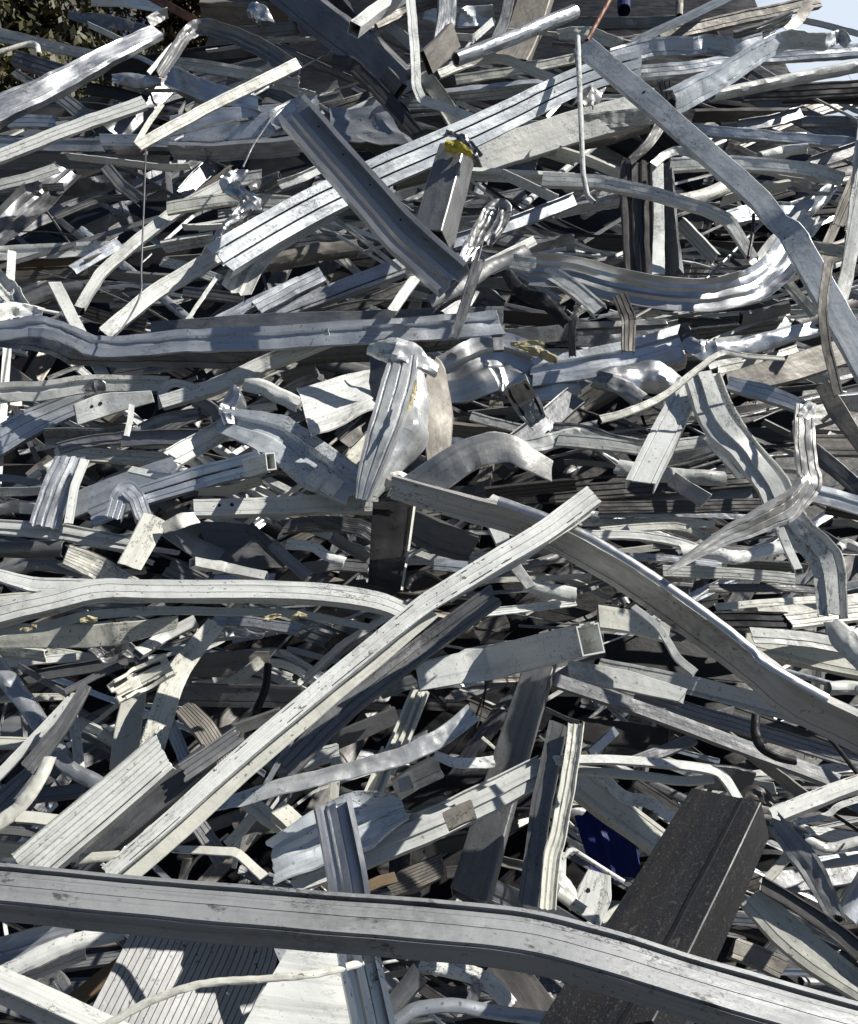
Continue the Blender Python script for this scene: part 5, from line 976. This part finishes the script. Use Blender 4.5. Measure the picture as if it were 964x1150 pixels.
# ================================================================== the uncountable tangle deep in the heap: one object
bmT = bmesh.new(); bmT.loops.layers.uv.new('UVMap')
tangle_me = {}
def tangle(n, Lr, box, mats, seed, name):
    r = random.Random(seed); groups = {}
    for _ in range(n):
        X = r.uniform(box[0], box[2]); Y = r.uniform(box[1], box[3])
        ang = r.choice([r.gauss(0, 10), r.gauss(22, 10), r.gauss(-20, 12), r.gauss(60, 15)]); a = R(ang)
        ln = r.uniform(90, 320); w = r.uniform(10, 26); L = r.uniform(*Lr)
        p = [(X - math.cos(a) * ln / 2, Y + math.sin(a) * ln / 2), (X, Y + r.gauss(0, 6)), (X + math.cos(a) * ln / 2, Y - math.sin(a) * ln / 2)]
        if any(skyhole(q[0], q[1], 30) for q in p): continue
        W3 = [at(q[0], q[1], L, r.uniform(-.08, .08)) for q in p]
        ws = [max(.004, w * (q - CAM).dot(FWD) / FPX) for q in W3]
        pf = r.choice(['L', 'box', 'Cb', 'rib', 'mul', 'flat', 'J', 'half'])
        SEED[0] += 1; m = r.choice(mats)
        WW = list(zip(ws, [R(r.uniform(-10, 35))] * 3)); PP, WW = catmull(W3, [list(x) for x in WW], 4)
        fr = frames(PP, WW, 10); mw = sum(ws) / 3
        bm, c, s = sweep_mesh(fr, pf, mw, fr[0][3][1], SEED[0] * 1.3, .07, .05)
        me = bpy.data.meshes.new('t'); bm.to_mesh(me); bm.free()
        groups.setdefault(m, bmesh.new()).from_mesh(me); bpy.data.meshes.remove(me)
    first = None; big = bmesh.new(); ms = list(groups)
    for i, m in enumerate(ms):
        for f in groups[m].faces: f.material_index = i
        me = bpy.data.meshes.new('t'); groups[m].to_mesh(me); groups[m].free(); big.from_mesh(me); bpy.data.meshes.remove(me)
    o = to_obj(big, name, ms[0]); 
    for m in ms[1:]: o.data.materials.append(MATS[m])
    return o
o = tangle(560, (-12, -3.5), (-330, -110, 1300, 1290), 'GGSSSTDDDKK', 21, 'scrap_tangle')  # mostly dark finishes, standing in for near-black shade in the gaps
tag(o, 'dense tangle of scrap metal darkened for shade deep in the heap behind the separate pieces', 'scrap tangle', kind='stuff')
# ================================================================== the body of the heap
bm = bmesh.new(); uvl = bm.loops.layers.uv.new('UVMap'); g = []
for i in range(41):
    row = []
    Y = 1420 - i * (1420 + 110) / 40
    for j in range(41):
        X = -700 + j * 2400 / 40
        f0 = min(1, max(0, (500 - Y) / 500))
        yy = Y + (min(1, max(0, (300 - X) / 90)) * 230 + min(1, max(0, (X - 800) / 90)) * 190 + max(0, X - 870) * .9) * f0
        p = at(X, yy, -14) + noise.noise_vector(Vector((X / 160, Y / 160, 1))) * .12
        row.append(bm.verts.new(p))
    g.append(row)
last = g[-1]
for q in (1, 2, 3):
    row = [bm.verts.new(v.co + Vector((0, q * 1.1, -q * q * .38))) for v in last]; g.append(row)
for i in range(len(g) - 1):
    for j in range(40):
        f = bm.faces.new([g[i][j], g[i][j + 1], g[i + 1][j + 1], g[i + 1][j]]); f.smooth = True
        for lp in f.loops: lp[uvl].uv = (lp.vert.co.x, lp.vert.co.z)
o = to_obj(bm, 'heap_core', 'K', origin=Vector((0, 3, 0))); o['kind'] = 'stuff'  # black colour stands for the deep shade between the scraps
tag(o, 'buried body of the scrap heap, coloured black for its deep shade', 'scrap heap')
# ================================================================== ground, trees, sky
make_mat('ground', (.06, .056, .05), 0, .9, .5, .4, 0, var=.1)
make_mat('bark', (.07, .05, .035), 0, .9, .4, .2, .4)
bm = bmesh.new(); uvl = bm.loops.layers.uv.new('UVMap')
vs = [bm.verts.new(v) for v in ((-900, -900, 0), (900, -900, 0), (900, 900, 0), (-900, 900, 0))]; f = bm.faces.new(vs)
for lp in f.loops: lp[uvl].uv = (lp.vert.co.x, lp.vert.co.y)
o = to_obj(bm, 'ground', 'ground', origin=Vector((0, 0, 0))); o['kind'] = 'structure'
def leafmat(name, c1, c2):
    m = bpy.data.materials.new(name); m.use_nodes = True; nt = m.node_tree; b = nt.nodes['Principled BSDF']
    geo = nd(nt, 'ShaderNodeNewGeometry'); mx = nd(nt, 'ShaderNodeMix', data_type='RGBA')
    mx.inputs[6].default_value = (*c1, 1); mx.inputs[7].default_value = (*c2, 1)
    nt.links.new(geo.outputs['Random Per Island'], mx.inputs[0]); nt.links.new(mx.outputs[2], b.inputs['Base Color'])
    b.inputs['Roughness'].default_value = .6; MATS[name] = m
leafmat('leaf', (.008, .012, .004), (.085, .075, .02)); leafmat('leaf_dry', (.008, .01, .004), (.10, .07, .02))
def sweep_simple(bm, p0, p1, r0, r1, k=7):
    d = (p1 - p0).normalized(); a = d.orthogonal().normalized(); b = d.cross(a)
    A = [bm.verts.new(p0 + (a * math.cos(t) + b * math.sin(t)) * r0) for t in [6.283 * i / k for i in range(k)]]
    B_ = [bm.verts.new(p1 + (a * math.cos(t) + b * math.sin(t)) * r1) for t in [6.283 * i / k for i in range(k)]]
    for i in range(k): bm.faces.new([A[i], A[(i + 1) % k], B_[(i + 1) % k], B_[i]]).smooth = True
def tree(base, h, cr, label, n, mat, seed, leaf=.11):
    r = random.Random(seed)
    root = bpy.data.objects.new('tree', None); COL.objects.link(root); root.location = base
    bt = bmesh.new(); bt.loops.layers.uv.new('UVMap'); p = Vector((0, 0, -.1)); rad = h * .022; clumps = []
    for i in range(7):
        q = p + Vector((r.gauss(0, .12), r.gauss(0, .12), h / 7.4)); sweep_simple(bt, p, q, rad, rad * .8); rad *= .8; p = q
        if i >= 1:
            for _ in range(4):
                a = r.uniform(0, 6.28); l = cr * r.uniform(.5, 1.05) * (1.15 - .1 * i)
                e = p + Vector((math.cos(a) * l, math.sin(a) * l, r.uniform(.1, .5) * l)); sweep_simple(bt, p, e, rad * .5, rad * .12, 5)
                for t in (.55, .8, 1): clumps.append((p.lerp(e, t), cr * r.uniform(.22, .4)))
    clumps.append((p, cr * .4))
    bl = bmesh.new(); bl.loops.layers.uv.new('UVMap')
    for _ in range(n):
        c, s = r.choice(clumps); d = Vector((r.gauss(0, .5), r.gauss(0, .5), r.gauss(0, .45))) * s
        x = c + d; a = Vector((r.gauss(0, 1), r.gauss(0, 1), r.gauss(0, 1))).normalized(); b = a.orthogonal().normalized(); sz = leaf * r.uniform(.6, 1.4)
        vs = [bl.verts.new(x + a * sz), bl.verts.new(x + b * sz * .45), bl.verts.new(x - a * sz), bl.verts.new(x - b * sz * .45)]; bl.faces.new(vs)
    bmesh.ops.translate(bt, verts=bt.verts, vec=base); bmesh.ops.translate(bl, verts=bl.verts, vec=base)
    to_obj(bt, 'trunk', 'bark', root); to_obj(bl, 'crown', mat, root)
    tag(root, label, 'tree', 'trees behind the scrap heap'); return root
tree(Vector((-9.5, 19, 0)), 13.5, 3.4, 'dark leafy tree behind the heap, leftmost at the top corner', 42000, 'leaf', 3)
tree(Vector((-6.2, 21, 0)), 14.5, 3.0, 'dark tree with brownish leaves right of the leftmost tree', 36000, 'leaf_dry', 4)
tree(Vector((-13.5, 24, 0)), 14, 3.6, 'further leafy tree seen at the left margin', 26000, 'leaf', 6)
tree(Vector((-10.5, 28, 0)), 17, 4.6, 'tallest dark tree furthest back at the top left corner', 40000, 'leaf', 9)
# bare twigs in the sky corner
root = bpy.data.objects.new('bare_tree', None); COL.objects.link(root); root.location = Vector((13.2, 20, 0))
bt = bmesh.new(); bt.loops.layers.uv.new('UVMap'); rr = random.Random(8)
def grow(p, d, l, r, dep):
    q = p + d * l; sweep_simple(bt, p, q, r, r * .6, 5)
    if dep:
        for _ in range(3): grow(p.lerp(q, rr.uniform(.6, 1)), (d + Vector((rr.gauss(0, .45), rr.gauss(0, .45), rr.gauss(.08, .3)))).normalized(), l * rr.uniform(.6, .8), r * .5, dep - 1)
grow(Vector((13.2, 20, -.1)), Vector((0, 0, 1)), 4.6, .16, 5)
to_obj(bt, 'trunk', 'bark', root); tag(root, 'bare twiggy tree against the sky at the top right corner', 'tree')
# small coloured things standing on the skyline
P('P', 'plastic_drum', 'tube', 15, [(700,-14),(701,-2),(701,12)], 2, 'N', 0, None, ext=False, cr=.02); tag(bpy.data.objects['plastic_drum'], 'small blue plastic thing on the skyline at the top', 'drum')

w = bpy.data.worlds.new('World'); S.world = w; w.use_nodes = True; nt = w.node_tree; nt.nodes.clear(); lk = nt.links.new
SUN = Vector((.66, -.05, .74)).normalized()
el = math.asin(SUN.z); az = math.atan2(SUN.x, SUN.y)
sky = nd(nt, 'ShaderNodeTexSky', sky_type='NISHITA', sun_disc=False, sun_elevation=el, sun_rotation=az, altitude=100)
sky.dust_density = .3; sky.air_density = .7
tc = nd(nt, 'ShaderNodeTexCoord'); mp = nd(nt, 'ShaderNodeMapping'); mp.inputs['Scale'].default_value = (1.6, 1.6, 4.2); lk(tc.outputs['Generated'], mp.inputs[0])
nz = nd(nt, 'ShaderNodeTexNoise', Scale=1.7, Detail=7, Roughness=.58); lk(mp.outputs[0], nz.inputs['Vector'])
mr = nd(nt, 'ShaderNodeMapRange'); mr.inputs[1].default_value = .5; mr.inputs[2].default_value = .68; mr.inputs[4].default_value = .15; lk(nz.outputs[0], mr.inputs[0])
mx = nd(nt, 'ShaderNodeMix', data_type='RGBA'); lk(mr.outputs[0], mx.inputs[0]); lk(sky.outputs[0], mx.inputs[6]); mx.inputs[7].default_value = (9, 9.6, 10.6, 1)
dt = nd(nt, 'ShaderNodeVectorMath', operation='DOT_PRODUCT'); lk(tc.outputs['Generated'], dt.inputs[0]); dt.inputs[1].default_value = Vector((.5, .82, .42)).normalized()
nb = nd(nt, 'ShaderNodeMath', operation='MULTIPLY_ADD'); lk(nz.outputs[0], nb.inputs[0]); nb.inputs[1].default_value = .12; lk(dt.outputs['Value'], nb.inputs[2])
m2 = nd(nt, 'ShaderNodeMapRange'); m2.inputs[1].default_value = 1.025; m2.inputs[2].default_value = 1.06; lk(nb.outputs[0], m2.inputs[0])
mx2 = nd(nt, 'ShaderNodeMix', data_type='RGBA'); lk(m2.outputs[0], mx2.inputs[0]); lk(mx.outputs[2], mx2.inputs[6]); mx2.inputs[7].default_value = (11, 12.2, 14, 1)
bg = nd(nt, 'ShaderNodeBackground', Strength=.05); lk(mx2.outputs[2], bg.inputs[0])
wo = nd(nt, 'ShaderNodeOutputWorld'); lk(bg.outputs[0], wo.inputs[0])
sl = bpy.data.lights.new('sun', 'SUN'); sl.energy = 5.0; sl.angle = R(.5); sl.color = (1, .957, .885)
so = bpy.data.objects.new('sun', sl); COL.objects.link(so); so.rotation_euler = (-SUN).to_track_quat('-Z', 'Y').to_euler()
S.view_settings.view_transform = 'Standard'; S.view_settings.look = 'None'; S.view_settings.exposure = 0.45; S.view_settings.gamma = 1
S.render.engine = 'CYCLES'
S.cycles.max_bounces = 5
S.cycles.diffuse_bounces = 2
print('pieces', NTR[0], 'fill', nfill)
